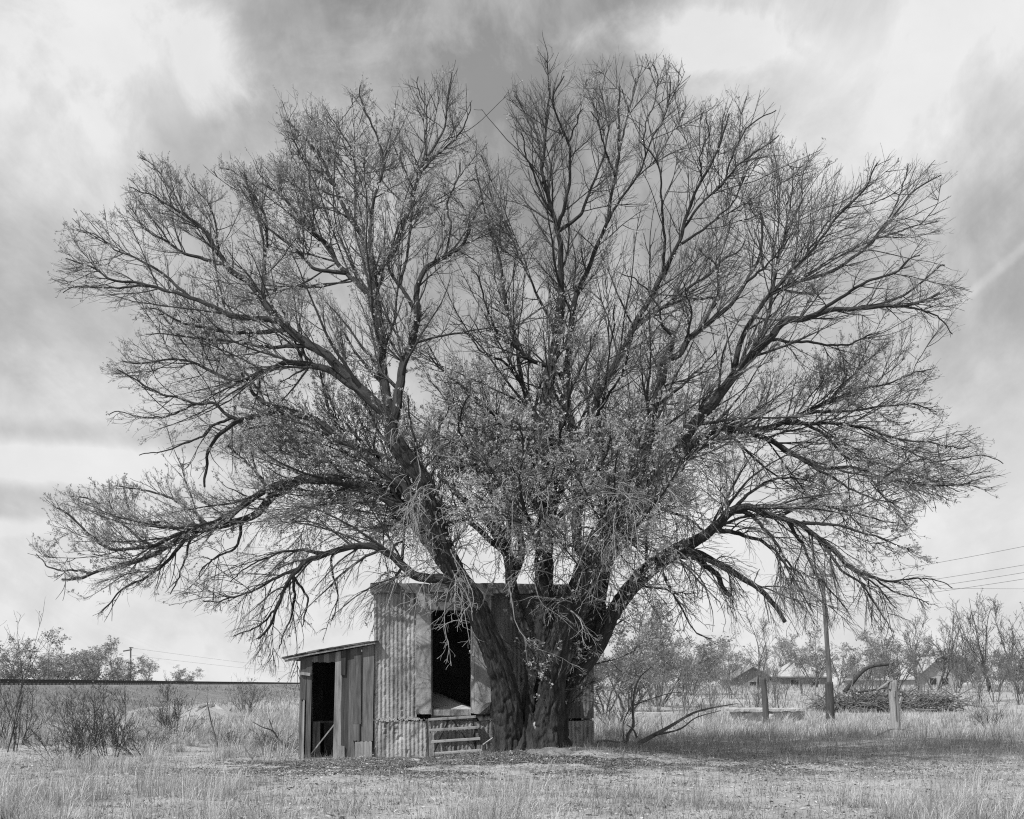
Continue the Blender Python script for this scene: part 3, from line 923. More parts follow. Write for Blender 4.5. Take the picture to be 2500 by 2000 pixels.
# limbs: view, points, width at start, at end (photo px), depth start, end, leafiness, pull (up > 0, droop < 0), twig density
LIMBS = [
    # lower left: long arch and its companions
    ('BL', [(1900, 860), (1800, 720), (1700, 600), (1640, 560), (1560, 500), (1450, 470), (1350, 460), (1270, 465), (1200, 500), (1130, 560), (1080, 610), (1000, 650), (880, 680), (780, 710), (680, 770), (590, 810), (490, 840), (400, 860), (330, 890), (262, 888)], 40, 5, -0.9, -3.4, 1.0, 0.55, 1.0),
    ('BL', [(330, 890), (230, 840), (180, 805), (135, 765)], 6, 2, -3.4, -3.6, 0.0, 0.2, 0.3),
    ('BL', [(1260, 470), (1170, 490), (1060, 545), (960, 615), (860, 660), (740, 690), (640, 740), (540, 750), (450, 745), (370, 690), (270, 600), (180, 560)], 22, 4, -1.8, -2.6, 1.3, 0.7, 1.3),
    ('BL', [(680, 770), (600, 720), (500, 640), (400, 560), (260, 530)], 10, 3, -2.7, -3.0, 1.3, 0.5, 1.2),
    ('BL', [(900, 670), (820, 610), (720, 540), (600, 500), (470, 480)], 11, 3, -2.2, -3.4, 1.3, 0.5, 1.2),
    ('BL', [(830, 740), (720, 800), (640, 860), (560, 910), (490, 950), (440, 1010), (380, 1060)], 11, 2, -2.6, -2.2, 0.1, -0.5, 0.8),
    ('BL', [(830, 700), (780, 800), (740, 900), (700, 970)], 8, 2, -2.4, -2.3, 0.2, -0.2, 0.5),
    ('BL', [(1030, 660), (1000, 740), (930, 790), (860, 840), (850, 920)], 9, 2, -2.2, -1.6, 0.5, -0.3, 0.8),
    ('BL', [(1130, 560), (1100, 470), (1050, 400), (990, 350), (940, 310)], 12, 3, -2.0, -1.0, 1.2, 0.3, 1.2),
    # drooping limb over the lean-to
    ('BL', [(1930, 900), (1850, 880), (1750, 868), (1680, 810), (1590, 750), (1480, 745), (1380, 770), (1300, 800), (1250, 840), (1220, 890), (1200, 930), (1170, 1000), (1130, 1080), (1080, 1150), (1050, 1210)], 27, 3, -0.6, -1.4, 0.15, -0.7, 1.2),
    ('BL', [(1230, 880), (1235, 970), (1205, 1050), (1180, 1130), (1165, 1200)], 13, 2, -1.3, -1.5, 0.0, -0.6, 1.2),
    ('BL', [(1190, 960), (1120, 1060), (1040, 1110), (960, 1140)], 11, 2, -1.3, -2.2, 0.0, -0.5, 1.2),
    ('BL', [(1260, 840), (1150, 880), (1050, 930), (930, 970), (830, 990)], 12, 2, -1.2, -2.0, 0.1, -0.4, 1.0),
    ('BL', [(1240, 860), (1290, 960), (1280, 1050), (1270, 1110)], 11, 2, -1.2, -0.8, 0.0, -0.5, 1.0),
    ('BL', [(1350, 780), (1260, 770), (1150, 790), (1030, 850), (940, 920)], 10, 2, -1.1, -2.4, 0.3, -0.4, 1.2),
    ('BL', [(1480, 745), (1400, 800), (1410, 900), (1420, 980), (1380, 1090)], 9, 2, -1.0, -1.2, 0.0, -0.4, 0.8),
    # middle left arch
    ('BL', [(1860, 760), (1760, 600), (1700, 500), (1600, 420), (1500, 330), (1420, 300), (1350, 240), (1280, 205), (1200, 185), (1120, 195), (1050, 215), (980, 235), (930, 275), (890, 330), (870, 400), (862, 500)], 34, 5, -0.9, 0.9, 0.7, 0.2, 0.9),
    ('BL', [(1010, 225), (940, 180), (900, 145), (830, 145), (770, 125), (690, 105), (620, 70), (540, 20), (450, -20)], 14, 3, 0.6, 0.2, 0.4, 0.2, 1.0),
    ('BL', [(830, 150), (740, 190), (660, 210), (580, 205), (500, 185), (440, 200)], 9, 2, 0.4, 1.2, 0.1, 0.1, 0.8),
    ('BL', [(965, 215), (900, 235), (860, 280), (780, 320), (720, 350), (640, 360), (555, 378)], 10, 2, 0.5, -0.4, 0.05, -0.1, 0.6),
    ('BL', [(1180, 190), (1100, 130), (1040, 60), (1000, -20), (950, -80)], 14, 4, 0.5, 1.0, 1.0, 0.4, 1.3),
    ('BL', [(1500, 330), (1420, 260), (1380, 180), (1360, 80), (1340, -40)], 14, 4, 0.2, 1.6, 1.0, 0.5, 1.3),
    # the great left limb and its fans
    ('TL', [(1662, 1850), (1630, 1760), (1560, 1690), (1480, 1610), (1390, 1510), (1300, 1460), (1200, 1400), (1130, 1320), (1090, 1260), (1040, 1210), (960, 1160), (930, 1100), (900, 1050), (850, 960)], 40, 9, -1.1, 0.6, 0.9, 0.3, 1.0),
    ('TL', [(1480, 1620), (1390, 1570), (1290, 1540), (1200, 1545), (1100, 1590), (1020, 1620), (950, 1600), (880, 1570), (800, 1530), (700, 1520), (560, 1530), (460, 1500)], 20, 3, -0.7, -2.6, 1.0, 0.3, 1.2),
    ('TL', [(1150, 1350), (1000, 1335), (900, 1300), (800, 1255), (700, 1225), (600, 1200), (480, 1180), (400, 1130), (300, 1090), (210, 1070)], 17, 2, 0.2, -0.8, 0.5, 0.2, 1.1),
    ('TL', [(800, 1250), (720, 1180), (640, 1120), (560, 1070), (480, 1040), (400, 990), (280, 945)], 11, 2, -0.2, -1.6, 0.9, 0.3, 1.3),
    ('TL', [(620, 1205), (450, 1220), (350, 1215), (240, 1250)], 8, 2, -0.4, -0.2, 0.1, -0.2, 0.8),
    ('TL', [(930, 1130), (850, 1090), (760, 1060), (690, 1010), (620, 980), (560, 900), (510, 850)], 12, 2, 0.4, 1.2, 0.8, 0.3, 1.3),
    ('TL', [(900, 1050), (860, 960), (780, 900), (700, 850), (640, 810), (510, 775)], 13, 2, 0.5, 0.0, 0.7, 0.2, 1.3),
    ('TL', [(850, 960), (770, 880), (720, 780), (650, 700), (565, 650)], 10, 2, 0.6, -1.2, 0.9, 0.3, 1.3),
    ('TL', [(1100, 1270), (1100, 1100), (1110, 1020), (1100, 900), (1040, 800), (980, 740)], 11, 3, 0.3, 1.8, 1.0, 0.5, 1.3),
    ('TL', [(960, 1160), (920, 1060), (900, 950), (850, 830), (790, 760)], 10, 2, 0.4, 1.6, 0.9, 0.4, 1.3),
    ('TL', [(1200, 1400), (1050, 1400), (900, 1380), (760, 1340), (640, 1290), (540, 1320)], 13, 2, 0.0, 2.2, 1.0, 0.2, 0.7),
    ('TL', [(1290, 1460), (1150, 1460), (1000, 1440), (850, 1420), (700, 1400), (560, 1410)], 12, 2, -0.3, -3.0, 1.1, 0.2, 0.6),
    # upright left limbs
    ('TL', [(1662, 1850), (1640, 1700), (1620, 1550), (1610, 1420), (1590, 1300), (1580, 1140), (1560, 1080), (1520, 990), (1480, 930), (1440, 850), (1400, 760), (1340, 650), (1260, 560), (1200, 490), (1140, 430)], 30, 3, -1.1, -2.4, 0.7, 0.2, 1.1),
    ('TL', [(1600, 1360), (1550, 1260), (1480, 1185), (1420, 1130), (1380, 1060), (1310, 990), (1250, 910), (1200, 850), (1130, 800), (1050, 770), (950, 720), (870, 690)], 24, 3, -1.6, -2.8, 0.9, 0.3, 1.2),
    ('TL', [(1400, 1150), (1330, 1140), (1280, 1080), (1200, 1020), (1130, 960), (1060, 850), (1010, 680)], 13, 3, -1.9, -0.8, 1.0, 0.3, 1.3),
    ('TL', [(1310, 990), (1290, 860), (1220, 760), (1140, 660)], 10, 2, -2.1, -3.2, 1.0, 0.3, 1.3),
    ('TL', [(1590, 1140), (1650, 1080), (1700, 950), (1730, 850), (1760, 740), (1800, 660), (1860, 560), (1880, 440), (1900, 330), (1910, 250)], 15, 2, -1.7, -2.6, 0.25, 0.15, 1.2),
    ('TL', [(1760, 740), (1830, 660), (1920, 570), (1970, 480), (1980, 400)], 8, 2, -2.1, -2.8, 0.05, 0.1, 0.9),
    ('TL', [(1800, 660), (1790, 560), (1800, 450), (1760, 360), (1770, 300)], 7, 2, -2.2, -1.6, 0.1, 0.2, 1.2),
    ('TL', [(1580, 1000), (1570, 850), (1610, 700), (1560, 520), (1510, 380), (1540, 300)], 10, 2, -1.6, -0.6, 0.4, 0.2, 1.3),
    ('TL', [(1480, 930), (1500, 800), (1480, 660), (1420, 540), (1350, 420)], 9, 2, -1.8, -3.0, 0.9, 0.2, 1.2),
    ('TL', [(1400, 760), (1300, 680), (1240, 600), (1180, 580)], 7, 2, -2.0, -1.5, 0.8, 0.3, 1.2),
    ('TL', [(1650, 1790), (1690, 1620), (1700, 1540), (1740, 1430), (1760, 1320), (1755, 1240), (1790, 1140), (1870, 1080), (1940, 1040), (1970, 980), (2010, 880), (2080, 800)], 26, 4, -1.1, 1.0, 0.5, 0.2, 1.0),
    ('TL', [(1760, 1320), (1720, 1250), (1680, 1180), (1640, 1120), (1660, 1000), (1700, 880)], 14, 4, -0.3, 0.8, 0.7, 0.4, 1.2),
    ('TL', [(1690, 1180), (1720, 1000), (1740, 850), (1690, 700), (1640, 580)], 9, 3, 0.2, 1.6, 0.7, 0.3, 1.2),
    ('TL', [(1870, 1080), (1900, 960), (1890, 850), (1930, 740), (1950, 640)], 7, 2, 0.4, 1.4, 0.4, 0.2, 1.1),
    # centre
    ('F', [(1371, 731), (1369, 620), (1361, 564), (1339, 490), (1324, 445), (1317, 411), (1328, 352), (1336, 278), (1343, 211), (1339, 155), (1341, 104)], 19, 2, 0.9, 0.2, 0.1, 0.12, 1.1),
    ('W', [(470, 930), (440, 780), (430, 650), (350, 450), (300, 370), (250, 320)], 8, 2, 0.6, 1.4, 0.05, 0.2, 1.1),
    ('W', [(540, 1080), (440, 900), (370, 760), (340, 640), (300, 560)], 7, 2, 0.8, -0.6, 0.05, 0.2, 1.0),
    ('W', [(590, 1200), (630, 1020), (650, 850), (640, 670), (570, 480), (530, 360), (600, 250), (650, 150)], 11, 2, 0.8, -0.8, 0.05, 0.2, 1.1),
    ('W', [(640, 670), (690, 520), (745, 420)], 6, 2, 0.0, -0.6, 0.0, 0.1, 0.9),
    ('W', [(580, 1250), (700, 1150), (760, 1020), (820, 850), (880, 650), (870, 450), (820, 220)], 11, 2, 0.9, 2.4, 0.05, 0.15, 1.1),
    ('F', [(1446, 1385), (1415, 1340), (1410, 1250), (1413, 1150), (1400, 1070), (1383, 1009), (1378, 957), (1378, 892), (1386, 827), (1394, 740), (1406, 710), (1430, 665), (1447, 619), (1476, 552), (1488, 500), (1499, 434), (1510, 360), (1512, 285), (1514, 210), (1517, 166), (1502, 130)], 28, 2, -0.4, 1.6, 0.25, 0.12, 1.0),
    ('W', [(880, 1210), (960, 1100), (1060, 960), (1120, 850), (1170, 730), (1230, 600), (1300, 450), (1320, 300), (1300, 130)], 14, 2, 0.8, 0.0, 0.05, 0.1, 1.1),
    ('W', [(1170, 730), (1140, 550), (1200, 400), (1210, 250), (1180, 100)], 8, 2, 0.3, 1.0, 0.0, 0.15, 1.1),
    ('W', [(975, 800), (1030, 500), (1070, 350), (1090, 200)], 7, 2, 1.3, 2.4, 0.0, 0.15, 1.1),
    ('W', [(940, 900), (860, 700), (830, 540), (770, 430)], 7, 2, 1.2, 0.4, 0.0, 0.2, 1.1),
    ('F', [(1500, 1250), (1470, 1143), (1459, 1022), (1462, 973), (1495, 908), (1527, 834), (1547, 785), (1576, 740), (1605, 688), (1625, 652), (1658, 597), (1673, 538), (1688, 493), (1710, 445), (1744, 389), (1766, 323), (1781, 267), (1777, 211)], 26, 2, 0.5, -1.6, 0.35, 0.1, 1.0),
    ('W', [(1420, 1220), (1530, 1050), (1650, 930), (1740, 720), (1810, 580), (1920, 500), (2080, 420)], 12, 2, -0.6, 0.6, 0.2, 0.1, 1.1),
    ('W', [(1400, 1350), (1500, 1250), (1640, 1130), (1750, 1020), (1830, 850), (1930, 700)], 12, 2, -0.5, 1.4, 0.15, 0.2, 1.1),
    ('W', [(1260, 1450), (1275, 1250), (1260, 1050), (1240, 850), (1170, 720), (1080, 600)], 9, 2, -0.4, -2.2, 0.0, 0.1, 0.8),
    ('W', [(1640, 950), (1820, 780), (1950, 680), (2060, 600)], 7, 2, 0.0, -1.5, 0.3, 0.1, 1.0),
    ('W', [(1510, 930), (1500, 760), (1550, 620), (1530, 470)], 6, 2, -0.9, -1.9, 0.2, 0.15, 1.0),
    ('X', [(720, 640), (880, 550), (1000, 490), (1100, 410), (1200, 310), (1330, 230), (1430, 110), (1560, 30), (1640, -120)], 16, 3, 0.2, 2.0, 0.15, 0.2, 1.0),
    ('X', [(1020, 470), (1160, 420), (1320, 400), (1480, 380)], 9, 3, 0.6, 2.2, 0.3, 0.1, 0.9),
    # dark forked limb right of centre
    ('F', [(1560, 1215), (1578, 1090), (1599, 999), (1621, 931), (1626, 886), (1658, 876), (1683, 834), (1722, 805), (1755, 772), (1797, 730), (1832, 671), (1852, 632), (1862, 560), (1853, 505), (1830, 464)], 27, 3, -0.9, -2.2, 0.2, 0.1, 0.9),
    ('X', [(1000, 900), (1040, 700), (960, 600), (920, 440), (800, 280), (620, 170)], 12, 2, -1.4, -2.8, 0.1, 0.1, 0.8),
    ('X', [(1180, 720), (1190, 560), (1150, 400), (1110, 250)], 8, 2, -1.5, -2.6, 0.1, 0.1, 0.8),
    ('X', [(1300, 625), (1370, 420), (1380, 200), (1330, 100), (1210, 0)], 11, 2, -1.7, -1.0, 0.1, 0.1, 0.9),
    ('X', [(1640, 230), (1760, 120), (1870, 0), (2000, -150)], 9, 2, -2.1, -3.0, 0.1, 0.15, 1.0),
    ('X', [(1020, 1200), (1180, 1000), (1320, 880), (1420, 760)], 9, 2, -1.1, 0.4, 0.8, 0.1, 1.1),
    # great right diagonal and its fan
    ('F', [(1650, 1115), (1690, 1050), (1732, 1000), (1775, 945), (1830, 880), (1880, 830), (1917, 794), (1969, 783), (2027, 760), (2090, 753), (2154, 754), (2206, 748), (2270, 725), (2311, 701), (2334, 672)], 34, 2, -1.1, -1.8, 0.15, 0.1, 0.9),
    ('TR', [(900, 1540), (970, 1440), (1040, 1330), (1120, 1230), (1330, 1160), (1440, 1090), (1540, 1000), (1620, 900), (1700, 800), (1800, 740), (1890, 715)], 16, 2, -1.2, 0.4, 0.1, 0.1, 1.1),
    ('TR', [(1030, 1400), (1100, 1200), (1140, 1000), (1170, 850), (1190, 650)], 11, 2, -1.0, 1.6, 0.15, 0.15, 1.2),
    ('TR', [(1120, 1230), (1280, 1050), (1390, 900), (1490, 800), (1530, 700), (1560, 620)], 11, 2, -0.8, -2.2, 0.1, 0.15, 1.2),
    ('TR', [(1500, 1030), (1590, 880), (1640, 760), (1680, 660)], 8, 2, -0.2, 0.8, 0.05, 0.15, 1.2),
    ('TR', [(1240, 1300), (1480, 1180), (1600, 1130), (1680, 1070), (1760, 1060)], 10, 2, -1.4, -2.6, 0.05, 0.1, 1.0),
    ('TR', [(1540, 1010), (1680, 960), (1760, 940), (1820, 920)], 6, 2, 0.1, 0.8, 0.0, 0.1, 0.8),
    ('TR', [(1650, 1290), (1760, 1310), (1830, 1360), (1870, 1420)], 7, 2, -1.7, -1.6, 0.0, -0.5, 0.9),
    ('TR', [(1450, 1300), (1600, 1260), (1720, 1190), (1800, 1120), (1850, 1130)], 9, 2, -1.5, -1.0, 0.05, 0.1, 1.0),
    ('TR', [(1060, 1440), (1250, 1430), (1400, 1440), (1500, 1410), (1590, 1390)], 9, 2, -1.2, 0.6, 0.1, 0.05, 1.0),
    ('TR', [(1140, 1010), (1220, 860), (1240, 720), (1260, 620)], 7, 2, 0.4, 2.0, 0.1, 0.1, 1.1),
    ('TR', [(1240, 1100), (1330, 930), (1360, 800)], 7, 2, -1.0, 1.0, 0.1, 0.1, 1.1),
    # right middle sprays
    ('BR', [(600, 650), (680, 560), (760, 490), (860, 430), (960, 440), (1080, 430), (1160, 400), (1240, 360), (1320, 310), (1390, 230), (1430, 110)], 30, 4, -0.7, 0.9, 0.9, 0.2, 1.2),
    ('BR', [(930, 445), (1050, 460), (1140, 520), (1220, 560), (1320, 600), (1430, 590), (1560, 630), (1700, 650), (1850, 660), (1950, 640), (2090, 600)], 17, 2, 0.0, -2.0, 0.3, 0.05, 1.2),
    ('BR', [(1200, 405), (1300, 450), (1400, 540), (1500, 560), (1620, 600), (1760, 640), (1930, 720)], 12, 2, 0.3, 1.2, 0.3, 0.0, 1.2),
    ('BR', [(1080, 480), (1200, 540), (1330, 610), (1450, 680), (1570, 720), (1700, 720)], 11, 2, 0.1, -2.8, 0.2, -0.1, 1.0),
    ('BR', [(1240, 365), (1400, 360), (1550, 340), (1700, 330), (1830, 370)], 11, 2, 0.6, -0.6, 0.7, 0.15, 1.3),
    ('BR', [(1160, 405), (1300, 400), (1450, 420), (1600, 460), (1750, 480), (1900, 510), (2000, 480)], 12, 2, 0.4, -3.0, 0.4, 0.1, 1.2),
    ('BR', [(1320, 310), (1450, 270), (1580, 230), (1700, 190), (1800, 170)], 9, 2, 0.8, 1.8, 0.7, 0.2, 1.3),
    ('BR', [(1390, 230), (1500, 150), (1560, 80)], 7, 2, 0.9, 2.4, 0.7, 0.2, 1.2),
    ('BR', [(1560, 630), (1700, 570), (1860, 560), (1980, 540), (2110, 590)], 8, 2, -1.2, -0.4, 0.2, 0.1, 1.1),
    # right low arches, drooping fans
    ('F', [(1680, 1330), (1720, 1305), (1760, 1270), (1790, 1240), (1830, 1228), (1870, 1245), (1920, 1262), (1970, 1290), (2020, 1330), (2075, 1380), (2120, 1404), (2180, 1420), (2236, 1414)], 30, 3, -0.6, -2.2, 0.5, -0.3, 1.2),
    ('BR', [(560, 1060), (640, 980), (740, 955), (820, 975), (900, 1010), (980, 1060), (1060, 1110), (1110, 1160), (1150, 1240)], 26, 9, -0.4, -1.6, 0.0, -0.5, 0.9),
    ('BR', [(940, 790), (1010, 790), (1080, 870), (1150, 970), (1220, 1050), (1260, 1130)], 14, 2, -0.9, -1.6, 0.0, -0.6, 1.3),
    ('BR', [(840, 850), (920, 860), (1000, 880), (1100, 920), (1170, 1000), (1230, 1120), (1290, 1240)], 15, 2, -0.6, -2.6, 0.0, -0.6, 1.3),
    ('BR', [(1220, 830), (1300, 920), (1380, 1030), (1480, 1110), (1560, 1220), (1640, 1330)], 12, 2, -1.2, -3.0, 0.0, -0.6, 1.4),
    ('BR', [(1160, 800), (1220, 920), (1280, 1030), (1370, 1130), (1440, 1230)], 11, 2, -1.1, -0.2, 0.0, -0.6, 1.4),
    ('BR', [(1320, 910), (1420, 1010), (1540, 1100), (1640, 1200)], 9, 2, -1.5, -0.9, 0.0, -0.5, 1.3),
    ('BR', [(700, 955), (780, 980), (850, 1040), (880, 1090), (920, 1130)], 17, 11, -0.5, -0.3, 0.0, -0.3, 0.2),
    ('BR', [(1130, 790), (1250, 760), (1400, 780), (1550, 810), (1700, 830)], 11, 2, -1.1, 0.4, 1.5, 0.4, 1.4),
    ('BR', [(1220, 830), (1350, 830), (1480, 860), (1600, 900), (1710, 960)], 10, 2, -1.2, -2.4, 1.5, 0.3, 1.4),
    ('BR', [(930, 760), (1000, 700), (1100, 650), (1220, 640), (1350, 690)], 11, 2, -0.9, 0.9, 1.4, 0.3, 1.4),
    ('BR', [(1600, 1070), (1700, 1050), (1800, 1060), (1880, 1110)], 6, 2, -2.1, -2.3, 0.0, -0.4, 1.2),
    ('BR', [(1480, 1040), (1600, 1100), (1700, 1130), (1780, 1180)], 6, 2, -2.0, -1.4, 0.0, -0.4, 1.0),
    ('BR', [(570, 740), (650, 770), (740, 810), (830, 870)], 12, 4, -0.6, 0.6, 0.4, -0.2, 0.9),
    ('BR', [(620, 1010), (650, 1090), (720, 1200), (780, 1290), (880, 1330)], 8, 2, -0.5, -0.8, 0.1, -0.3, 0.9),
    ('BR', [(530, 1090), (620, 1100), (700, 1120), (790, 1110)], 7, 2, -0.3, -0.9, 0.1, -0.1, 1.0),
    # inner crown left of the middle
    ('C', [(1030, 850), (1000, 790), (880, 700), (760, 640), (660, 590), (540, 540), (430, 490), (350, 430)], 22, 4, 0.3, -2.4, 1.1, 0.3, 1.3),
    ('C', [(640, 590), (600, 480), (540, 360), (560, 230), (620, 120)], 12, 3, -1.2, -2.4, 1.2, 0.3, 1.3),
    ('C', [(430, 490), (430, 380), (480, 250), (450, 130)], 9, 3, -2.0, -3.0, 1.2, 0.3, 1.3),
    ('F', [(1338, 1100), (1322, 1054), (1300, 1000), (1287, 972), (1272, 923), (1264, 868), (1253, 795), (1238, 746), (1228, 682), (1218, 609), (1194, 545), (1170, 440), (1155, 370)], 20, 3, 0.7, 2.2, 0.3, 0.1, 1.2),
    ('F', [(1345, 900), (1310, 884), (1292, 879), (1263, 854), (1238, 834), (1214, 805), (1194, 766), (1179, 707), (1150, 640)], 15, 3, 0.9, -0.2, 0.3, 0.2, 1.1),
    ('F', [(1272, 923), (1233, 888), (1194, 874), (1165, 854), (1145, 825), (1116, 795)], 9, 2, 1.3, 0.0, 0.3, 0.2, 1.2),
    ('F', [(1240, 1040), (1175, 982), (1130, 940), (1096, 913), (1062, 879), (1032, 844)], 12, 3, 1.2, -0.2, 0.8, 0.3, 1.2),
    ('F', [(1360, 830), (1346, 780), (1326, 740), (1307, 707), (1287, 658), (1250, 580), (1200, 480), (1175, 400)], 11, 2, 0.9, 3.0, 0.2, 0.1, 1.2),
    ('F', [(1280, 1400), (1273, 1346), (1257, 1265), (1240, 1200), (1215, 1120), (1200, 1040), (1160, 960), (1120, 880)], 24, 4, 1.0, 3.4, 1.0, 0.2, 1.2),
    ('F', [(1241, 1358), (1205, 1240), (1190, 1150), (1215, 1060), (1210, 960)], 16, 3, 1.5, 4.4, 1.0, 0.2, 1.2),
    ('F', [(1330, 1300), (1370, 1180), (1420, 1090), (1440, 1000), (1430, 900), (1450, 800)], 20, 3, 0.6, 4.2, 0.9, 0.15, 1.2),
    ('F', [(1484, 1360), (1533, 1300), (1535, 1200), (1560, 1080), (1590, 960), (1640, 830), (1690, 720)], 18, 3, 0.8, 4.2, 0.8, 0.15, 1.2),
    ('F', [(1330, 1306), (1390, 1240), (1480, 1190), (1600, 1130), (1740, 1070), (1880, 1020)], 16, 3, 0.7, 4.6, 0.9, 0.2, 1.2),
    ('F', [(1241, 1358), (1150, 1280), (1040, 1220), (900, 1160), (760, 1120), (640, 1100)], 16, 3, 1.4, 4.4, 1.1, 0.25, 1.2),
    ('F', [(1112, 1400), (1080, 1330), (1060, 1240), (1080, 1150), (1060, 1050)], 16, 3, -1.0, -4.0, 1.2, 0.2, 1.2),
    ('F', [(1424, 1400), (1470, 1330), (1560, 1280), (1640, 1180), (1700, 1040)], 15, 3, -0.8, -4.4, 0.7, 0.15, 1.2),
    ('F', [(1330, 1400), (1300, 1300), (1270, 1200), (1280, 1100), (1260, 1000)], 16, 3, 0.0, -4.0, 1.2, 0.2, 1.3),
    ('F', [(1391, 1494), (1440, 1390), (1500, 1290), (1500, 1180), (1520, 1060)], 15, 3, -0.8, -3.6, 0.9, 0.2, 1.2),
    ('F', [(1045, 1200), (960, 1180), (860, 1190), (760, 1240), (680, 1290)], 14, 3, -1.0, -4.4, 1.0, -0.1, 1.2),
    ('F', [(1005, 1135), (900, 1100), (790, 1060), (660, 1040), (560, 1060)], 15, 3, -1.0, -4.4, 1.1, 0.2, 1.2),
]


_r = np.random.default_rng(404)
_roots = [(1060, 1290), (1035, 1190), (1110, 1400), (1240, 1350), (1212, 1306), (1330, 1250), (1338, 1130), (1328, 1380), (1410, 1250), (1400, 1080), (1462, 1310), (1541, 1233), (1470, 1150), (1500, 1290), (1600, 1170), (1450, 1360), (1575, 1400), (1380, 960), (1462, 990), (1345, 900)]
for _k in range(20):                             # slender shoots on the camera side of the stems
    _x, _y = _roots[_k % len(_roots)]
    _dx = _r.normal() * 110 + (_x - 1310) * 0.35
    _dy = 150 + 170 * _r.random()
    LIMBS.append(('F', [(_x, _y), (_x + _dx * 0.4, _y - _dy * 0.25), (_x + _dx * 0.8, _y - _dy * 0.62), (_x + _dx, _y - _dy)], 11, 3, -0.8, (-1.6 - 1.4 * _r.random()) if _x > 1200 else -1.4, [0.25, 0.9, 0.45][_k % 3], [0.2, -0.25, 0.1][_k % 3], 0.95))


def to_world(view, pts, d0, d1):
    ox, oy, s = VIEW[view]
    p = np.array([(ox + x / s, oy + y / s) for x, y in pts])
    L = np.concatenate([[0], np.cumsum(np.linalg.norm(np.diff(p, axis=0), axis=1))]); t = L / L[-1]
    D = D0 + d0 + (d1 - d0) * t
    return np.array([at(a[0], a[1], dd) for a, dd in zip(p, D)]), D


# outline of the crown as seen from the front (photo pixels), traced clockwise; shoots are kept inside it
CROWN = np.array([(60, 1180), (70, 1075), (120, 1028), (250, 1000), (330, 985), (400, 975), (330, 965), (285, 950), (215, 880), (212, 790), (230, 735), (285, 690), (225, 640), (135, 655), (100, 580), (108, 525),
    (135, 465), (215, 435), (262, 425), (250, 388), (288, 315), (385, 325), (430, 345), (510, 322), (600, 325), (592, 275), (560, 230), (566, 170), (650, 175), (700, 222), (735, 160), (800, 140), (850, 178), (890, 165),
    (950, 122), (992, 190), (990, 265), (1030, 290), (1052, 360), (1078, 310), (1066, 200), (1083, 140), (1140, 72), (1205, 95), (1245, 130), (1300, 108), (1360, 112), (1442, 128), (1445, 180), (1435, 212), (1480, 205),
    (1520, 172), (1595, 185), (1658, 218), (1645, 270), (1705, 298), (1742, 325), (1830, 325), (1852, 300), (1900, 330), (1970, 340), (2026, 358), (1992, 420), (1996, 480), (1980, 540), (2025, 555), (2058, 610), (2038, 705),
    (1980, 695), (1925, 725), (1968, 760), (1992, 810), (1998, 875), (2065, 915), (2135, 985), (2115, 1042), (2000, 1066), (1925, 1085), (1942, 1150), (1998, 1230), (1985, 1295), (1900, 1335), (1800, 1352), (1650, 1340),
    (1600, 1430), (1000, 1520), (560, 1480), (470, 1385), (448, 1290), (350, 1272), (250, 1325), (150, 1290)]) / 0.8624


def in_crown(p, jit):
    x = 1250 + p[:, 0] / p[:, 1] * FPX + jit[:, 0]; y = HZN - (p[:, 2] - EYE) / p[:, 1] * FPX + jit[:, 1]
    ins = np.zeros(len(p), bool)
    n = len(CROWN)
    for i in range(n):
        (x1, y1), (x2, y2) = CROWN[i], CROWN[(i + 1) % n]
        c = (y1 > y) != (y2 > y)
        ins ^= c & (x < (x2 - x1) * (y - y1) / ((y2 - y1) if y2 != y1 else 1e-9) + x1)
    return ins


def prune(P, R, idx, r):
    """shorten shoots that would leave the crown; drop those rooted outside it"""
    jit = r.normal(size=(len(P), 2)) * 14
    f = np.zeros(len(P))
    for k in (0.3, 0.45, 0.6, 0.8, 1.0):
        tip = P[:, 0] + (P[:, -1] - P[:, 0]) * k
        f = np.where(in_crown(tip, jit), k, f)
    P = P[:, :1] + (P - P[:, :1]) * f[:, None, None]
    ok = f > 0
    return P[ok], R[ok], idx[ok]


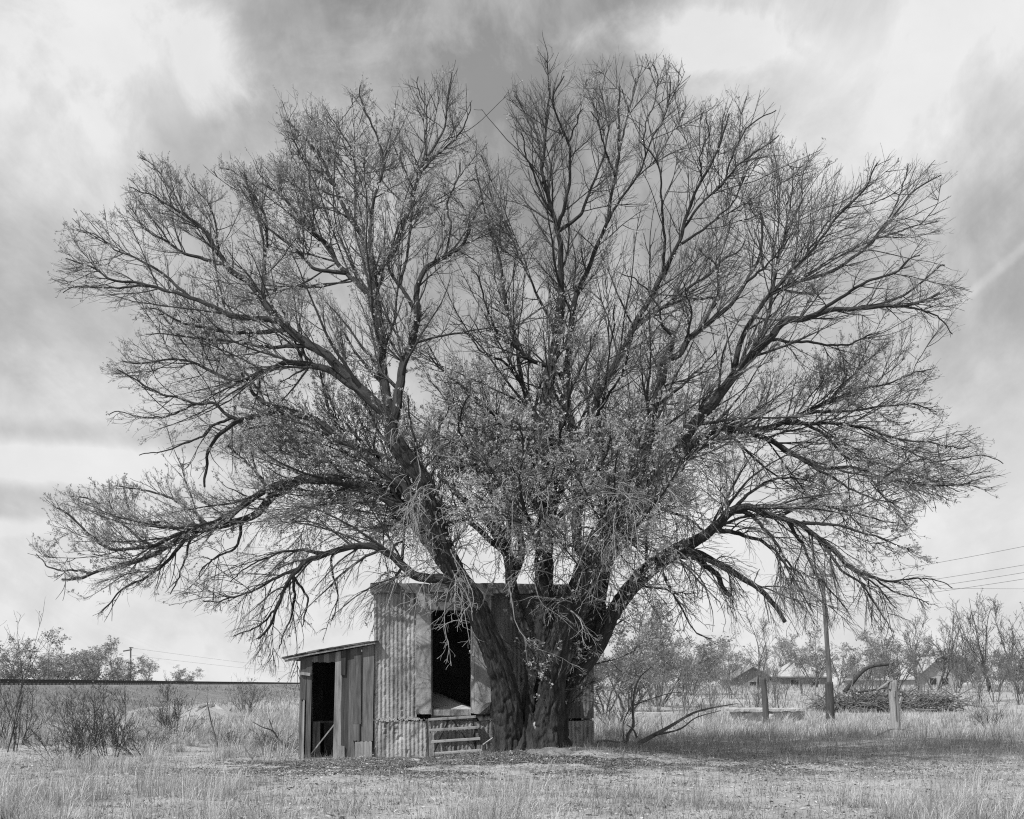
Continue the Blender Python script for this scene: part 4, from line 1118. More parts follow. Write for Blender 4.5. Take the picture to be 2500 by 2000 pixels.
def build_tree():
    root = empty('elm_tree', (TREE[0], TREE[1], float(hgt(*TREE))))
    tag(root, 'huge many-stemmed spreading tree with thin spring foliage in front of the concrete building', 'tree')
    off = np.array([TREE[0], TREE[1], root.location.z])
    KP = 28
    LP, LR, leafy, pull, dens = [], [], [], [], []
    for k, (v, pts, d0, d1) in enumerate(STEMS):
        w, D = to_world(v, [p[:2] for p in pts], d0, d1)
        rad = np.array([p[2] for p in pts]) * D / FPX / 2 * 0.94
        V, F, bk = bark_tube(w, rad, 96, ridge=0.058, flare=0.16, seed=k + 1, step=0.03)
        link('trunk', np_mesh('trunk', V - off, F, True, {'bark': bk}), M['bark'], root)
        q = resample(np.column_stack([w, rad]), KP)
        LP.append(q[:, :3]); LR.append(q[:, 3]); leafy.append(0.8); pull.append(0.2); dens.append(0.45)
    known = [np.column_stack([1250 + a[:, 0] / a[:, 1] * FPX, HZN - (a[:, 2] - EYE) / a[:, 1] * FPX, a[:, 1], b * FPX / a[:, 1]]) for a, b in zip(LP, LR)]
    for k, (v, pts, w0, w1, d0, d1, lf, pl, dn) in enumerate(LIMBS):
        # let every limb leave the nearest point of the wood that carries it
        ox, oy, sc = VIEW[v]
        pts = [(ox + x / sc, oy + y / sc) for x, y in pts]
        A = np.concatenate([q[:-2] for q in known])
        dx, dy = A[:, 0] - pts[0][0], A[:, 1] - pts[0][1]
        fw = np.array(pts[1]) - np.array(pts[0]); fw = fw / np.linalg.norm(fw)
        ahead = dx * fw[0] + dy * fw[1]
        dist = np.hypot(dx, dy) + 3.0 * np.maximum(0, ahead + 4) + 1.2 * np.abs(dx * fw[1] - dy * fw[0]) + 22 * np.abs(A[:, 2] - D0 - d0) + 2.0 * np.maximum(0, w0 / 2 - A[:, 3])
        j = int(np.argmin(dist))
        far = math.hypot(dx[j], dy[j])
        if far > 6:
            pts = [(A[j, 0], A[j, 1])] + (pts if far > 60 and len(pts) > 3 and ahead[j] < -0.7 * far else pts[1:])
        d0 = A[j, 2] - D0
        if pts[-1][0] < 1150 and d1 < -1.45 or pts[-1][0] < 900 and d1 < 0:          # the left half of the crown leans back over the roof
            d1 = -0.75 * d1 + 0.3
        w0 = min(w0, A[j, 3] * 2 * 0.9)
        w, D = to_world('F', pts, d0, d1)
        t = np.linspace(0, 1, len(pts))
        rad = (w0 + (w1 - w0) * t ** 0.66) * D / FPX / 2
        # small natural kinks
        q = resample(np.column_stack([w, rad]), max(KP, len(pts) * 3))
        r0 = np.random.default_rng(900 + k)
        wob = np.cumsum(r0.normal(size=(len(q), 3)), axis=0); wob -= np.linspace(0, 1, len(q))[:, None] * wob[-1]
        q[:, :3] += wob * 0.012
        V, F, bk = bark_tube(q[:max(8, int(len(q) * (0.95 if w1 <= 4 else 1.0))), :3], q[:max(8, int(len(q) * (0.95 if w1 <= 4 else 1.0))), 3], 40 if w0 > 20 else 9, ridge=0.028 if w0 > 20 else 0.0, seed=k + 30, step=0.06)
        link('limb', np_mesh('limb', V - off, F, True, {'bark': bk}), M['bark'], root)
        if w1 <= 4:
            q = q[: max(8, int(len(q) * 0.95))]
        q = resample(q, KP)
        LP.append(q[:, :3]); LR.append(q[:, 3]); leafy.append(lf); pull.append(pl); dens.append(dn)
        known.append(np.column_stack([1250 + q[:, 0] / q[:, 1] * FPX, HZN - (q[:, 2] - EYE) / q[:, 1] * FPX, q[:, 1], q[:, 3] * FPX / q[:, 1]]))
    P1, R1 = np.array(LP), np.array(LR)
    leafy, pull, dens = map(np.array, (leafy, pull, dens))
    up = np.array([0, 0, 1.0])
    ctr = np.array([0.4, 21.9, 3.2])

    def trops(P, pl, k):
        out = norm(P[:, -1] - ctr)
        return up[None, :] * pl[:, None] * k + out * 0.18
    # secondary limbs that fill the crown between the main ones
    t1 = trops(P1, pull, 0.9)
    Lp = np.linalg.norm(np.diff(P1, axis=1), axis=2).sum(axis=1)
    Pm, Rm, im = spawn(P1, R1, 1.15, 0.12, 0.85, 42, 10, 1.4, 3.7, 0.38, 0.010, 0.005, KP, 0.045, t1, maxfrac=0.55, tipf=0.75, lensc=np.clip(dens, 0.4, 1.2))
    Pm, Rm, im = prune(Pm, Rm, im, rng)
    P1b = np.concatenate([P1, Pm]); R1b = np.concatenate([R1, Rm])
    leafy, pull, dens = np.concatenate([leafy, leafy[im]]), np.concatenate([pull, pull[im]]), np.concatenate([dens, np.maximum(dens[im], 0.8)])
    # L2: side branches
    t1 = trops(P1b, pull, 1.1)
    Lp = np.linalg.norm(np.diff(P1b, axis=1), axis=2).sum(axis=1)
    reach = np.clip(Lp / 4.5, 0.5, 1.2)
    P2, R2, i2 = spawn(P1b, R1b, 4.6, 0.14, 1.0, 40, 11, 0.7, 2.7, 0.45, 0.008, 0.0036, 8, 0.11, t1, lensc=reach * np.clip(dens, 0.3, 1.3), maxfrac=0.5, tipf=0.92)
    keep = rng.random(len(P2)) < np.clip(dens[i2] / 1.3, 0, 1) + 0.05
    P2, R2, i2 = prune(P2[keep], R2[keep], i2[keep], rng)
    lf2, pl2, dn2 = leafy[i2], pull[i2], dens[i2]
    # continue the limb tips as finer shoots
    Pt, Rt, it = spawn(P1b, R1b, 2.2, 0.7, 1.0, 20, 8, 0.4, 0.95, 0.6, 0.005, 0.003, 8, 0.12, t1, tipf=0.75)
    Pt, Rt, it = prune(Pt, Rt, it, rng)
    P2 = np.concatenate([P2, Pt]); R2 = np.concatenate([R2, Rt])
    lf2, pl2, dn2 = np.concatenate([lf2, leafy[it]]), np.concatenate([pl2, pull[it]]), np.concatenate([dn2, dens[it]])
    # L3
    t2 = trops(P2, pl2, 0.9)
    P3, R3, i3 = spawn(P2, R2, 9.6, 0.08, 1.0, 30, 10, 0.4, 1.25, 0.62, 0.0038, 0.0024, 5, 0.10, t2, maxfrac=0.75, tipf=0.72)
    gap = fbm(P3[:, 0, 0] * 0.9 + 5, P3[:, 0, 2] * 0.9 + P3[:, 0, 1] * 0.7, 33, 2)
    keep = rng.random(len(P3)) < np.clip((gap - 0.2) * 3.4, 0.6, 1)
    P3, R3, i3 = prune(P3[keep], R3[keep], i3[keep], rng)
    lf3, pl3 = lf2[i3], pl2[i3]
    # L4
    t3 = trops(P3, pl3, 0.7)
    P4, R4, i4 = spawn(P3, R3, 5.4, 0.12, 1.0, 30, 11, 0.16, 0.46, 0.7, 0.0026, 0.0019, 3, 0.14, t3, maxfrac=0.8)
    P4, R4, i4 = prune(P4, R4, i4, rng)
    lf4 = lf3[i4]
    V, F = join([tubes(Pm, Rm, 6), tubes(P2, R2, 4)])
    tag(link('side_branches', np_mesh('side_branches', V - off, F, True), M['branch'], root), kind='stuff')
    V, F = join([tubes(P3, R3, 3), tubes(P4, R4, 3)])
    tag(link('twigs', np_mesh('twigs', V - off, F, True), M['twig'], root), kind='stuff')
    # young leaves and seed clusters, thick on some limbs and absent on others
    patch4 = 0.35 + 1.3 * fbm(P4[:, 0, 0] * 0.8 + 40, P4[:, 0, 2] * 0.8 + P4[:, 0, 1] * 0.5, 77, 2) ** 1.5
    n4 = rng.poisson(np.clip(lf4 * 1.35 * patch4, 0, 8))
    patch3 = 0.35 + 1.3 * fbm(P3[:, 0, 0] * 0.8 + 40, P3[:, 0, 2] * 0.8 + P3[:, 0, 1] * 0.5, 77, 2) ** 1.5
    n3 = rng.poisson(np.clip(lf3 * 2.0 * patch3, 0, 10))
    a = leaf_quads(P4, n4, 0.024, 0.012, cluster=4); b = leaf_quads(P3, n3, 0.024, 0.014, cluster=4)
    V = np.concatenate([a[0], b[0]]); F = np.concatenate([a[1], b[1] + len(a[0])]); tone = np.concatenate([a[2], b[2]])
    tag(link('leaves', np_mesh('leaves', V - off, F, False, {'tone': tone}), M['leaf'], root), kind='stuff')
    # pale dead twigs hanging in the middle
    sel = [i for i in range(len(P1)) if -3.0 < P1[i, :, 0].mean() < 4.0 and P1[i, 0, 2] < 7.5]
    Ps, Rs = P1[sel], R1[sel]
    r = np.random.default_rng(5)
    Pd, Rd, _ = spawn(Ps, Rs, 3.2, 0.05, 0.85, 62, 14, 0.8, 2.0, 0.25, 0.010, 0.005, 10, 0.17, np.tile([0, -0.35, -1.5], (len(Ps), 1)), r)
    ok = (Pd[:, -1, 2] > 2.2) & (Pd[:, 0, 2] < 7.0) & ((Pd[:, -1, 1] < 22.25) | (Pd[:, -1, 2] > 3.75))
    Pd, Rd = Pd[ok], Rd[ok]
    # the spray that hangs before the doorway, rooted on the left stem
    hang = [[(1112, 1400), (1092, 1450), (1085, 1500), (1088, 1545), (1098, 1590), (1100, 1625)], [(1112, 1400), (1128, 1450), (1135, 1500), (1142, 1540), (1148, 1575)],
            [(1075, 1380), (1030, 1430), (1015, 1480), (1010, 1530), (1018, 1580)], [(1040, 1370), (975, 1410), (955, 1450), (940, 1500)],
            [(1241, 1420), (1252, 1480), (1262, 1530), (1305, 1580), (1360, 1600), (1400, 1625)], [(1300, 1400), (1320, 1470), (1360, 1500), (1410, 1545)]]
    hp = []
    for i, h in enumerate(hang):
        w, _ = to_world('F', h, -0.95, -1.25)
        hp.append(resample(w, 10))
    C_ = np.concatenate([q[3:-6] for q in known])
    C_ = C_[(C_[:, 0] > 880) & (C_[:, 0] < 1580) & (C_[:, 1] > 1180) & (C_[:, 1] < 1430) & (C_[:, 2] < 22.4)]
    pick = r.choice(len(C_), 70)
    st = np.array([at(C_[i, 0], C_[i, 1], C_[i, 2]) for i in pick])
    ln = 0.7 + 1.1 * r.random(70)
    dd = np.stack([r.normal(size=70) * 0.8, -0.7 - 0.6 * r.random(70), r.normal(size=70) * 0.4], 1)
    Ph, Rh = grow(st, dd, ln, np.full(70, 0.011), np.full(70, 0.005), 10, 0.16, np.tile([0, 0, -2.0], (70, 1)), r)
    good = Ph[:, -1, 2] > 2.3
    Pd, Rd = np.concatenate([Pd, Ph[good]]), np.concatenate([Rd, Rh[good]])
    hp = np.array(hp); hr = np.linspace(0.013, 0.004, 10)[None, :].repeat(len(hp), 0)
    Pd, Rd = np.concatenate([Pd, hp]), np.concatenate([Rd, hr])
    Pe, Re, _ = spawn(Pd, Rd, 6.5, 0.15, 1.0, 42, 12, 0.25, 0.75, 0.6, 0.0058, 0.004, 6, 0.2, np.tile([0, -0.1, -0.5], (len(Pd), 1)), r)
    Pf, Rf, _ = spawn(Pe, Re, 7.5, 0.2, 1.0, 42, 14, 0.1, 0.28, 0.7, 0.0045, 0.0032, 4, 0.2, np.tile([0, 0, -0.3], (len(Pe), 1)), r)
    V, F = join([tubes(Pd, Rd, 5), tubes(Pe, Re, 3), tubes(Pf, Rf, 3)])
    tag(link('dead_twigs', np_mesh('dead_twigs', V - off, F, True), M['deadtwig'], root), kind='stuff')
    # bare wood where the bark has come away near the foot
    for (px, py, w, h, D) in ((1309, 1772, 8, 13, 21.36), ):
        th = np.linspace(0, 2 * np.pi, 14, endpoint=False)
        c = at(px, py, D)
        ring = np.stack([np.cos(th) * w * D / FPX * (1 + 0.15 * np.sin(3 * th)), -0.02 * np.ones_like(th), np.sin(th) * h * D / FPX], 1)
        inner = np.concatenate([ring * [0.7, 1, 0.75] - [0, 0.03, 0], ring + [0, 0.12, 0]])
        n = len(th); j = np.arange(n)
        Fq = np.stack([j, (j + 1) % n, (j + 1) % n + n, j + n], 1)
        link('bark_scar', np_mesh('bark_scar', inner + c - off, [Fq, np.arange(n)[::-1][None, :]], True), M['wood_bare'], root)


build_tree()


# ------------------------------------------------------------------ smaller trees, shrubs and dead wood
def plant_mesh(seed, h, stems, spread, fork, leaf, dens=1.0, thick=0.02, up=0.5, twig=0.004, leafsize=0.05, levels=3, basew=0.04):
    r = np.random.default_rng(seed)
    n = stems
    th = r.random(n) * 2 * np.pi
    sp = spread * (0.35 + 0.65 * r.random(n))
    start = np.stack([np.cos(th) * basew * h * r.random(n), np.sin(th) * basew * h * r.random(n), np.full(n, -0.1)], 1)
    d = np.stack([np.cos(th) * sp, np.sin(th) * sp, np.ones(n)], 1)
    ln = h * (0.72 + 0.35 * r.random(n))
    P, R = grow(start, d, ln, np.full(n, thick * h) / max(1, n ** 0.35), np.full(n, twig), 14, 0.09, np.tile([0, 0, 0.3], (n, 1)), r)
    tr = np.array([[0, 0, up]])
    P2, R2, i2 = spawn(P, R, 10.5 / h * dens, fork, 1.0, 38, 10, 0.22 * h, 0.5 * h, 0.55, twig * 1.3, twig, 9, 0.12, np.tile(tr, (n, 1)), r)
    P3, R3, i3 = spawn(P2, R2, 16.0 / h * dens, 0.12, 1.0, 38, 12, 0.08 * h, 0.24 * h, 0.65, twig, twig * 0.8, 6, 0.14, np.tile(tr * 0.8, (len(P2), 1)), r)
    parts = [tubes(P, R, 7), tubes(P2, R2, 4), tubes(P3, R3, 3)]
    tips = P3
    if levels > 3:
        P4, R4, _ = spawn(P3, R3, 26.0 / h * dens, 0.15, 1.0, 38, 12, 0.03 * h, 0.1 * h, 0.7, twig * 0.8, twig * 0.6, 4, 0.15, np.tile(tr * 0.5, (len(P3), 1)), r)
        parts.append(tubes(P4, R4, 3)); tips = P4
    V, F = join(parts)
    wood = np_mesh('crown', V, F, True)
    lv = None
    if leaf:
        cnt = r.poisson(leaf, len(tips))
        a = leaf_quads(tips, cnt, leafsize, leafsize * 0.8, r)
        if len(a[0]):
            lv = np_mesh('leaves', a[0], a[1], False, {'tone': a[2]})
    return wood, lv


def plant(name, meshes, loc, rz, sc, label, cat, group, wood_mat, leaf_mat, sz=None):
    o = empty(name, loc, rz)
    o.scale = (sc, sc, sz or sc)
    tag(o, label, cat, group)
    w = link('branches', meshes[0], wood_mat, o)
    if meshes[1] is not None:
        tag(link('leaves', meshes[1], leaf_mat, o), kind='stuff')
    return o


def ground_at(px, D):
    x = (px - 1250) / FPX * D
    return (x, D, float(hgt(x, D)))


def build_far_trees():
    leafy = [plant_mesh(100 + k, 5.0, 5 + k, 0.55, 0.12, 3.0, 1.35, 0.018, 0.4, 0.009, 0.085, 4) for k in range(3)]
    bare = [plant_mesh(200 + k, 6.0, 3 + k, 0.42, 0.22, 0.5, 1.3, 0.016, 0.5, 0.010, 0.06, 4) for k in range(2)]
    # px, depth, top row, kind, label
    rows = [
        (18, 100, 1568, 0, 'pale leafy tree behind the rails, first in the row at the photo edge'),
        (75, 104, 1588, 1, 'low leafy tree behind the rails, second in the row'),
        (125, 98, 1556, 2, 'tallest leafy tree of the row behind the rails'),
        (185, 106, 1582, 1, 'leafy tree behind the rails just beyond the tallest one'),
        (232, 102, 1592, 0, 'small pale leafy tree behind the rails, third from the utility pole'),
        (272, 96, 1574, 2, 'dark round leafy tree behind the rails beside the utility pole'),
        (345, 112, 1612, 0, 'short leafy bush behind the rails, just past the utility pole'),
        (448, 135, 1626, 1, 'lone rounded bush behind the rails in the open gap'),
        (1475, 50, 1520, 1, 'leafy tree right behind the concrete building corner'),
        (1535, 54, 1488, 0, 'tall leafy tree behind the fallen branches by the building'),
        (1610, 60, 1500, 2, 'bushy leafy tree under the drooping right limb'),
        (1690, 74, 1548, 1, 'rounded leafy tree in front of the distant treeline, beside the low gabled roof'),
        (1770, 90, 1572, 2, 'low leafy tree touching the low gabled roof'),
        (1930, 165, 1560, 0, 'leafy tree behind the pale hipped roof'),
        (1990, 100, 1545, 2, 'rounded leafy tree between the pale hipped roof and the tall pole'),
        (2110, 84, 1552, 0, 'leafy tree standing behind the brush pile'),
        (2190, 80, 1540, 1, 'wide leafy tree above the split fence post'),
    ]
    for i, (px, D, top, k, lab) in enumerate(rows):
        x, y, z = ground_at(px, D)
        if px < 700: z = 0.25
        h = EYE + (HZN - top) / FPX * D - z
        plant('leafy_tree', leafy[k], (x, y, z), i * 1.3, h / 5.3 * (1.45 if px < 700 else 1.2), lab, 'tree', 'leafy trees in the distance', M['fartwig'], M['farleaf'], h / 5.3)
    rows = [
        (1850, 88, 1530, 0, 'bare dead-looking tree behind the low gabled roof'),
        (2285, 86, 1498, 1, 'bare forked tree in front of the big gabled house'),
        (2345, 92, 1520, 0, 'slim bare tree beside the big gabled house'),
        (2425, 80, 1455, 1, 'tall bare tree standing clear against the sky'),
        (2488, 76, 1490, 0, 'bare tree just inside the photo edge, next to the tall bare one'),
        (2240, 96, 1532, 0, 'bare tree left of the big gabled house roof'),
        (2385, 100, 1545, 1, 'small bare tree between the gabled house and the tall bare tree'),
        (2050, 110, 1580, 1, 'small bare tree just past the tall pole'),
    ]
    for i, (px, D, top, k, lab) in enumerate(rows):
        x, y, z = ground_at(px, D)
        h = (EYE + (HZN - top) / FPX * D - z) * 1.28
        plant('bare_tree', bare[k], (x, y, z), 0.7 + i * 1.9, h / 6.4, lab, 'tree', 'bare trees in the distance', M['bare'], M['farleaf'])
    # nearer tree whose twigs reach in at the right edge
    x, y, z = ground_at(2660, 40)
    plant('leafy_tree', plant_mesh(310, 6.5, 3, 0.5, 0.2, 1.6, 1.1, 0.02, 0.35, 0.006, 0.05, 4), (x, y, z), 2.1, 1.0,
          'thin leafy tree whose outer twigs reach in from the frame edge', 'tree', 'leafy trees in the distance', M['fartwig'], M['farleaf'])
    # distant wood on the skyline
    r = np.random.default_rng(77)
    for mesh_i in range(1):
        parts, lparts, tones = [], [], []
        w, lv = None, None
    src = leafy[0][1]
    n = len(src.vertices); co = np.empty(n * 3, np.float32); src.vertices.foreach_get('co', co); co = co.reshape(-1, 3)
    fi = np.empty(len(src.loops), np.int32); src.loops.foreach_get('vertex_index', fi); fi = fi.reshape(-1, 3)
    q = co.reshape(-1, 4, 3)[::2]
    q = q[:, :1] + (q - q[:, :1]) * 1.7
    co = q.reshape(-1, 3); n = len(co)
    j = np.arange(n // 4)[:, None] * 4
    fi = np.concatenate([j + [0, 1, 2], j + [0, 2, 3]])
    V, F, T = [], [], []
    off = 0
    for k in range(75):
        px = 1440 + r.random() * 1150; D = 190 + 90 * r.random()
        sc = 0.5 + 0.45 * r.random(); a = r.random() * 6.28
        x, y, z = ground_at(px, D)
        c = co * sc * [1.7, 1.7, 1.45]
        V.append(np.stack([c[:, 0] * math.cos(a) - c[:, 1] * math.sin(a) + x, c[:, 0] * math.sin(a) + c[:, 1] * math.cos(a) + y, c[:, 2] + z - 0.3], 1))
        F.append(fi + off); off += n
        T.append(np.full(n, 0.6 + 0.4 * r.random()))
    o = link('distant_wood', np_mesh('distant_wood', np.concatenate(V), np.concatenate(F), False, {'tone': np.concatenate(T)}), M['farleaf'])
    tag(o, 'hazy mass of distant trees along the skyline', 'wood', kind='stuff')


def build_shrubs():
    A = plant_mesh(400, 1.5, 12, 0.8, 0.12, 0.3, 0.95, 0.016, 0.5, 0.0026, 0.022, 4, 0.14)
    B = plant_mesh(401, 1.2, 15, 1.2, 0.1, 0.2, 0.9, 0.016, 0.4, 0.0026, 0.02, 4, 0.2)
    Cw = plant_mesh(402, 3.0, 9, 0.22, 0.25, 0.9, 0.8, 0.008, 0.6, 0.003, 0.03, 3, 0.1)
    V = plant_mesh(403, 3.2, 6, 0.6, 0.2, 0.8, 1.1, 0.016, 0.5, 0.005, 0.035, 4, 0.06)
    rows = [
        (A, 268, 23.6, 1.10, 'tall twiggy shrub standing in the middle of the left-hand grass'),
        (B, 165, 22.2, 1.05, 'sprawling twiggy shrub in front of the tall one, near the frame edge'),
        (B, 345, 24.5, 0.95, 'dense dark twiggy shrub beside the tall one, towards the lean-to'),
        (A, 215, 26.5, 1.05, 'twiggy shrub behind the tall one in the left-hand grass'),
        (A, 420, 30.0, 1.15, 'thin twiggy shrub below the rails, beside the rubble heap'),
        (Cw, 8, 25.0, 1.0, 'tall upright whippy sapling cut by the frame edge'),
        (A, 35, 27.5, 1.2, 'thin grey shrub behind the whippy sapling'),
        (B, 560, 26.5, 0.55, 'low dark twiggy shrub at the foot of the forked dead branch'),
        (B, 668, 25.0, 0.62, 'low tangled shrub beside the lean-to corner'),
        (B, 715, 24.3, 0.45, 'small tangled shrub touching the lean-to wall'),
        (A, 600, 48.0, 1.1, 'small bare shrub at the foot of the embankment'),
        (V, 1665, 44.0, 0.95, 'bare V-shaped shrub in front of the leafy trees'),
        (V, 1600, 47.0, 0.85, 'bare shrub behind the fallen branches'),
        (V, 1840, 45.0, 0.72, 'thin bare shrub behind the leaning dark post'),
        (V, 1735, 50.0, 0.8, 'bare shrub above the broken concrete slab end'),
        (V, 1900, 52.0, 0.75, 'bare shrub between the leaning post and the tall pole'),
        (V, 2430, 66.0, 1.0, 'dense bare shrub under the tall bare tree'),
        (V, 2490, 62.0, 1.05, 'dense bare shrub at the frame edge under the bare trees'),
        (V, 1785, 70.0, 1.0, 'bare shrub in front of the low gabled house end'),
        (V, 1880, 78.0, 1.0, 'bare shrub covering the gap between the two far houses'),
        (V, 1960, 74.0, 0.8, 'bare shrub in front of the pale hipped roof house'),
        (V, 2090, 72.0, 0.9, 'bare shrub in front of the small white shed'),
        (V, 2150, 76.0, 1.1, 'taller bare shrub behind the middle of the brush pile'),
        (V, 2250, 72.0, 1.0, 'bare shrub before the gabled house, by the brush pile end'),
        (V, 2335, 78.0, 1.1, 'bare shrub at the far corner of the gabled house'),
        (V, 2385, 60.0, 0.8, 'low bare shrub beyond the brush pile end'),
        (A, 2420, 36.0, 0.8, 'low bare shrub in the pale grass at the frame edge'),
        (A, 1500, 34.0, 1.1, 'twiggy shrub just past the concrete building corner'),
    ]
    for i, (m, px, D, sc, lab) in enumerate(rows):
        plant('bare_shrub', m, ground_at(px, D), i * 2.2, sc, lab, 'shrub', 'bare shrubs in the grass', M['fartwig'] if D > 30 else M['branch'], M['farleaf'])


def dead_branch(name, chains, label, cat, group=None, mat='twig', twigs=0.0, seed=0):
    """chains: list of ([(px, py, D)...], r0, r1)"""
    base = at(*chains[0][0][0])
    o = empty(name, tuple(base))
    tag(o, label, cat, group)
    r = np.random.default_rng(seed + 50)
    for k, (pts, r0, r1) in enumerate(chains):
        w = np.array([at(*p) for p in pts])
        V, F, bk = bark_tube(w, np.linspace(r0 * 0.72, r1 * 0.7, len(w)), 8, seed=seed + k, step=0.05)
        link('branch', np_mesh('branch', V - base, F, True, {'bark': bk}), M[mat], o)
        if twigs:
            q = resample(np.column_stack([w, np.linspace(r0, r1, len(w))]), 14)
            P2, R2, _ = spawn(q[None, :, :3], q[None, :, 3], twigs, 0.15, 1, 45, 12, 0.2, 0.7, 0.5, 0.004, 0.002, 7, 0.16, np.array([[0, 0, 0.2]]), r)
            if len(P2):
                P3, R3, _ = spawn(P2, R2, 6.0, 0.15, 1, 45, 12, 0.08, 0.25, 0.6, 0.003, 0.0016, 5, 0.16, np.tile([0, 0, 0.2], (len(P2), 1)), r)
                V, F = join([tubes(P2, R2, 4), tubes(P3, R3, 3)] if len(P3) else [tubes(P2, R2, 4)])
                tag(link('twigs', np_mesh('twigs', V - base, F, True), M[mat], o), kind='stuff')
    return o


def build_dead_wood():
    dead_branch('dead_branch', [([(533, 1826, 25.6), (524, 1795, 25.6), (516, 1765, 25.6), (510, 1735, 25.5), (505, 1713, 25.4)], 0.035, 0.012),
                                ([(538, 1826, 25.6), (545, 1802, 25.7), (556, 1790, 25.7), (572, 1785, 25.8)], 0.025, 0.008),
                                ([(516, 1768, 25.6), (521, 1752, 25.5)], 0.014, 0.008)],
                'dark forked dead branch standing upright in the grass before the rubble heap', 'branch', 'dead branches', twigs=0.5, seed=1)
    dead_branch('dead_branch', [([(702, 1825, 24.4), (680, 1805, 24.3), (666, 1785, 24.2), (640, 1775, 24.0), (616, 1762, 23.9)], 0.035, 0.012),
                                ([(667, 1786, 24.2), (661, 1768, 24.2), (656, 1754, 24.1)], 0.02, 0.01),
                                ([(698, 1858, 24.0), (680, 1838, 24.0), (662, 1822, 23.9)], 0.06, 0.03)],
                'dark crooked dead branch leaning beside the lean-to', 'branch', 'dead branches', twigs=1.0, seed=2)
    dead_branch('dead_branch', [([(618, 1860, 22.4), (590, 1862, 22.3), (560, 1866, 22.2), (535, 1850, 22.4)], 0.02, 0.008),
                                ([(618, 1858, 22.4), (600, 1830, 22.6), (585, 1805, 22.8), (568, 1788, 23.0)], 0.018, 0.006)],
                'thin fallen branch lying in the grass left of the lean-to', 'branch', 'dead branches', twigs=2.0, seed=3)
    dead_branch('dead_branch', [([(1530, 1822, 25.6), (1533, 1795, 25.6), (1546, 1772, 25.6), (1545, 1735, 25.6), (1549, 1690, 25.6), (1562, 1655, 25.5), (1590, 1628, 25.3)], 0.06, 0.014),
                                ([(1524, 1815, 25.6), (1522, 1765, 25.6), (1540, 1725, 25.6), (1548, 1700, 25.6)], 0.02, 0.012),
                                ([(1548, 1722, 25.6), (1590, 1706, 25.4), (1640, 1692, 25.2), (1665, 1690, 25.0)], 0.022, 0.008)],
                'dark dead branch rising in a curve beside the concrete building', 'branch', 'dead branches', twigs=1.0, seed=4)
    dead_branch('dead_branch', [([(1560, 1815, 25.0), (1610, 1788, 25.1), (1645, 1768, 25.2), (1690, 1742, 25.4), (1740, 1728, 25.6), (1800, 1718, 25.8)], 0.075, 0.012),
                                ([(1600, 1795, 25.0), (1660, 1780, 24.8), (1700, 1752, 24.8), (1760, 1735, 24.8)], 0.035, 0.01),
                                ([(1555, 1800, 25.0), (1545, 1780, 24.9), (1530, 1770, 24.8)], 0.035, 0.014)],
                'long dark fallen branch sprawling right of the concrete building', 'branch', 'dead branches', twigs=2.2, seed=5)
    dead_branch('dead_branch', [([(1460, 1812, 23.4), (1480, 1808, 23.6), (1510, 1812, 23.8), (1530, 1808, 23.9)], 0.04, 0.012)],
                'short dark branch lying against the foot of the concrete building corner', 'branch', 'dead branches', twigs=3.0, seed=6)
    dead_branch('fallen_stick', [([(1690, 1864, 20.6), (1730, 1855, 20.6), (1762, 1855, 20.6), (1792, 1869, 20.5)], 0.022, 0.014)],
                'arched dark stick on the dirt to the right of the tree', 'stick', 'fallen sticks', seed=7)
    dead_branch('fallen_stick', [([(1480, 1872, 20.3), (1550, 1877, 20.1), (1620, 1870, 20.2), (1690, 1862, 20.5)], 0.02, 0.01)],
                'long pale stick lying on the ground right of the tree foot', 'stick', 'fallen sticks', mat='deadtwig', seed=8)
    dead_branch('fallen_stick', [([(1376, 1984, 12.95), (1430, 1988, 12.9), (1480, 1990, 12.9), (1545, 1985, 12.95)], 0.016, 0.009)],
                'dark knotted stick on the pale dirt at the bottom of the photo', 'stick', 'fallen sticks', seed=9)
    dead_branch('fallen_stick', [([(1308, 1967, 13.8), (1350, 1966, 13.8), (1392, 1970, 13.7)], 0.009, 0.005)],
                'thin pale stick on the dirt above the dark knotted one', 'stick', 'fallen sticks', mat='deadtwig', seed=10)
    dead_branch('fallen_stick', [([(1510, 1905, 17.4), (1545, 1918, 16.6), (1590, 1930, 15.9)], 0.014, 0.008)],
                'pale slanting twig on the dirt in front of the tree shadow', 'stick', 'fallen sticks', mat='deadtwig', seed=11)
    dead_branch('dead_branch', [([(2120, 1806, 30.0), (2150, 1792, 31.0), (2183, 1780, 32.0), (2240, 1786, 32.2)], 0.03, 0.012)],
                'dark crooked branch lying at the foot of the split fence post', 'branch', 'dead branches', twigs=1.0, seed=12)
    dead_branch('fallen_stick', [([(2080, 1822, 27.0), (2130, 1832, 26.0), (2190, 1834, 25.6)], 0.02, 0.012)],
                'pale bare stick in the dark weeds in front of the posts', 'stick', 'fallen sticks', mat='deadtwig', seed=13)
    dead_branch('fallen_stick', [([(1982, 1872, 20.2), (2010, 1862, 20.3), (2040, 1856, 20.4)], 0.018, 0.01), ([(1990, 1868, 20.2), (2000, 1880, 19.8)], 0.012, 0.006)],
                'small dark forked stick on the dirt beyond the arched one', 'stick', 'fallen sticks', seed=14)
    dead_branch('fallen_stick', [([(2340, 1845, 23.5), (2390, 1832, 23.8), (2425, 1808, 24.0)], 0.016, 0.008)],
                'pale bent stick in the weeds near the frame edge', 'stick', 'fallen sticks', mat='deadtwig', seed=15)
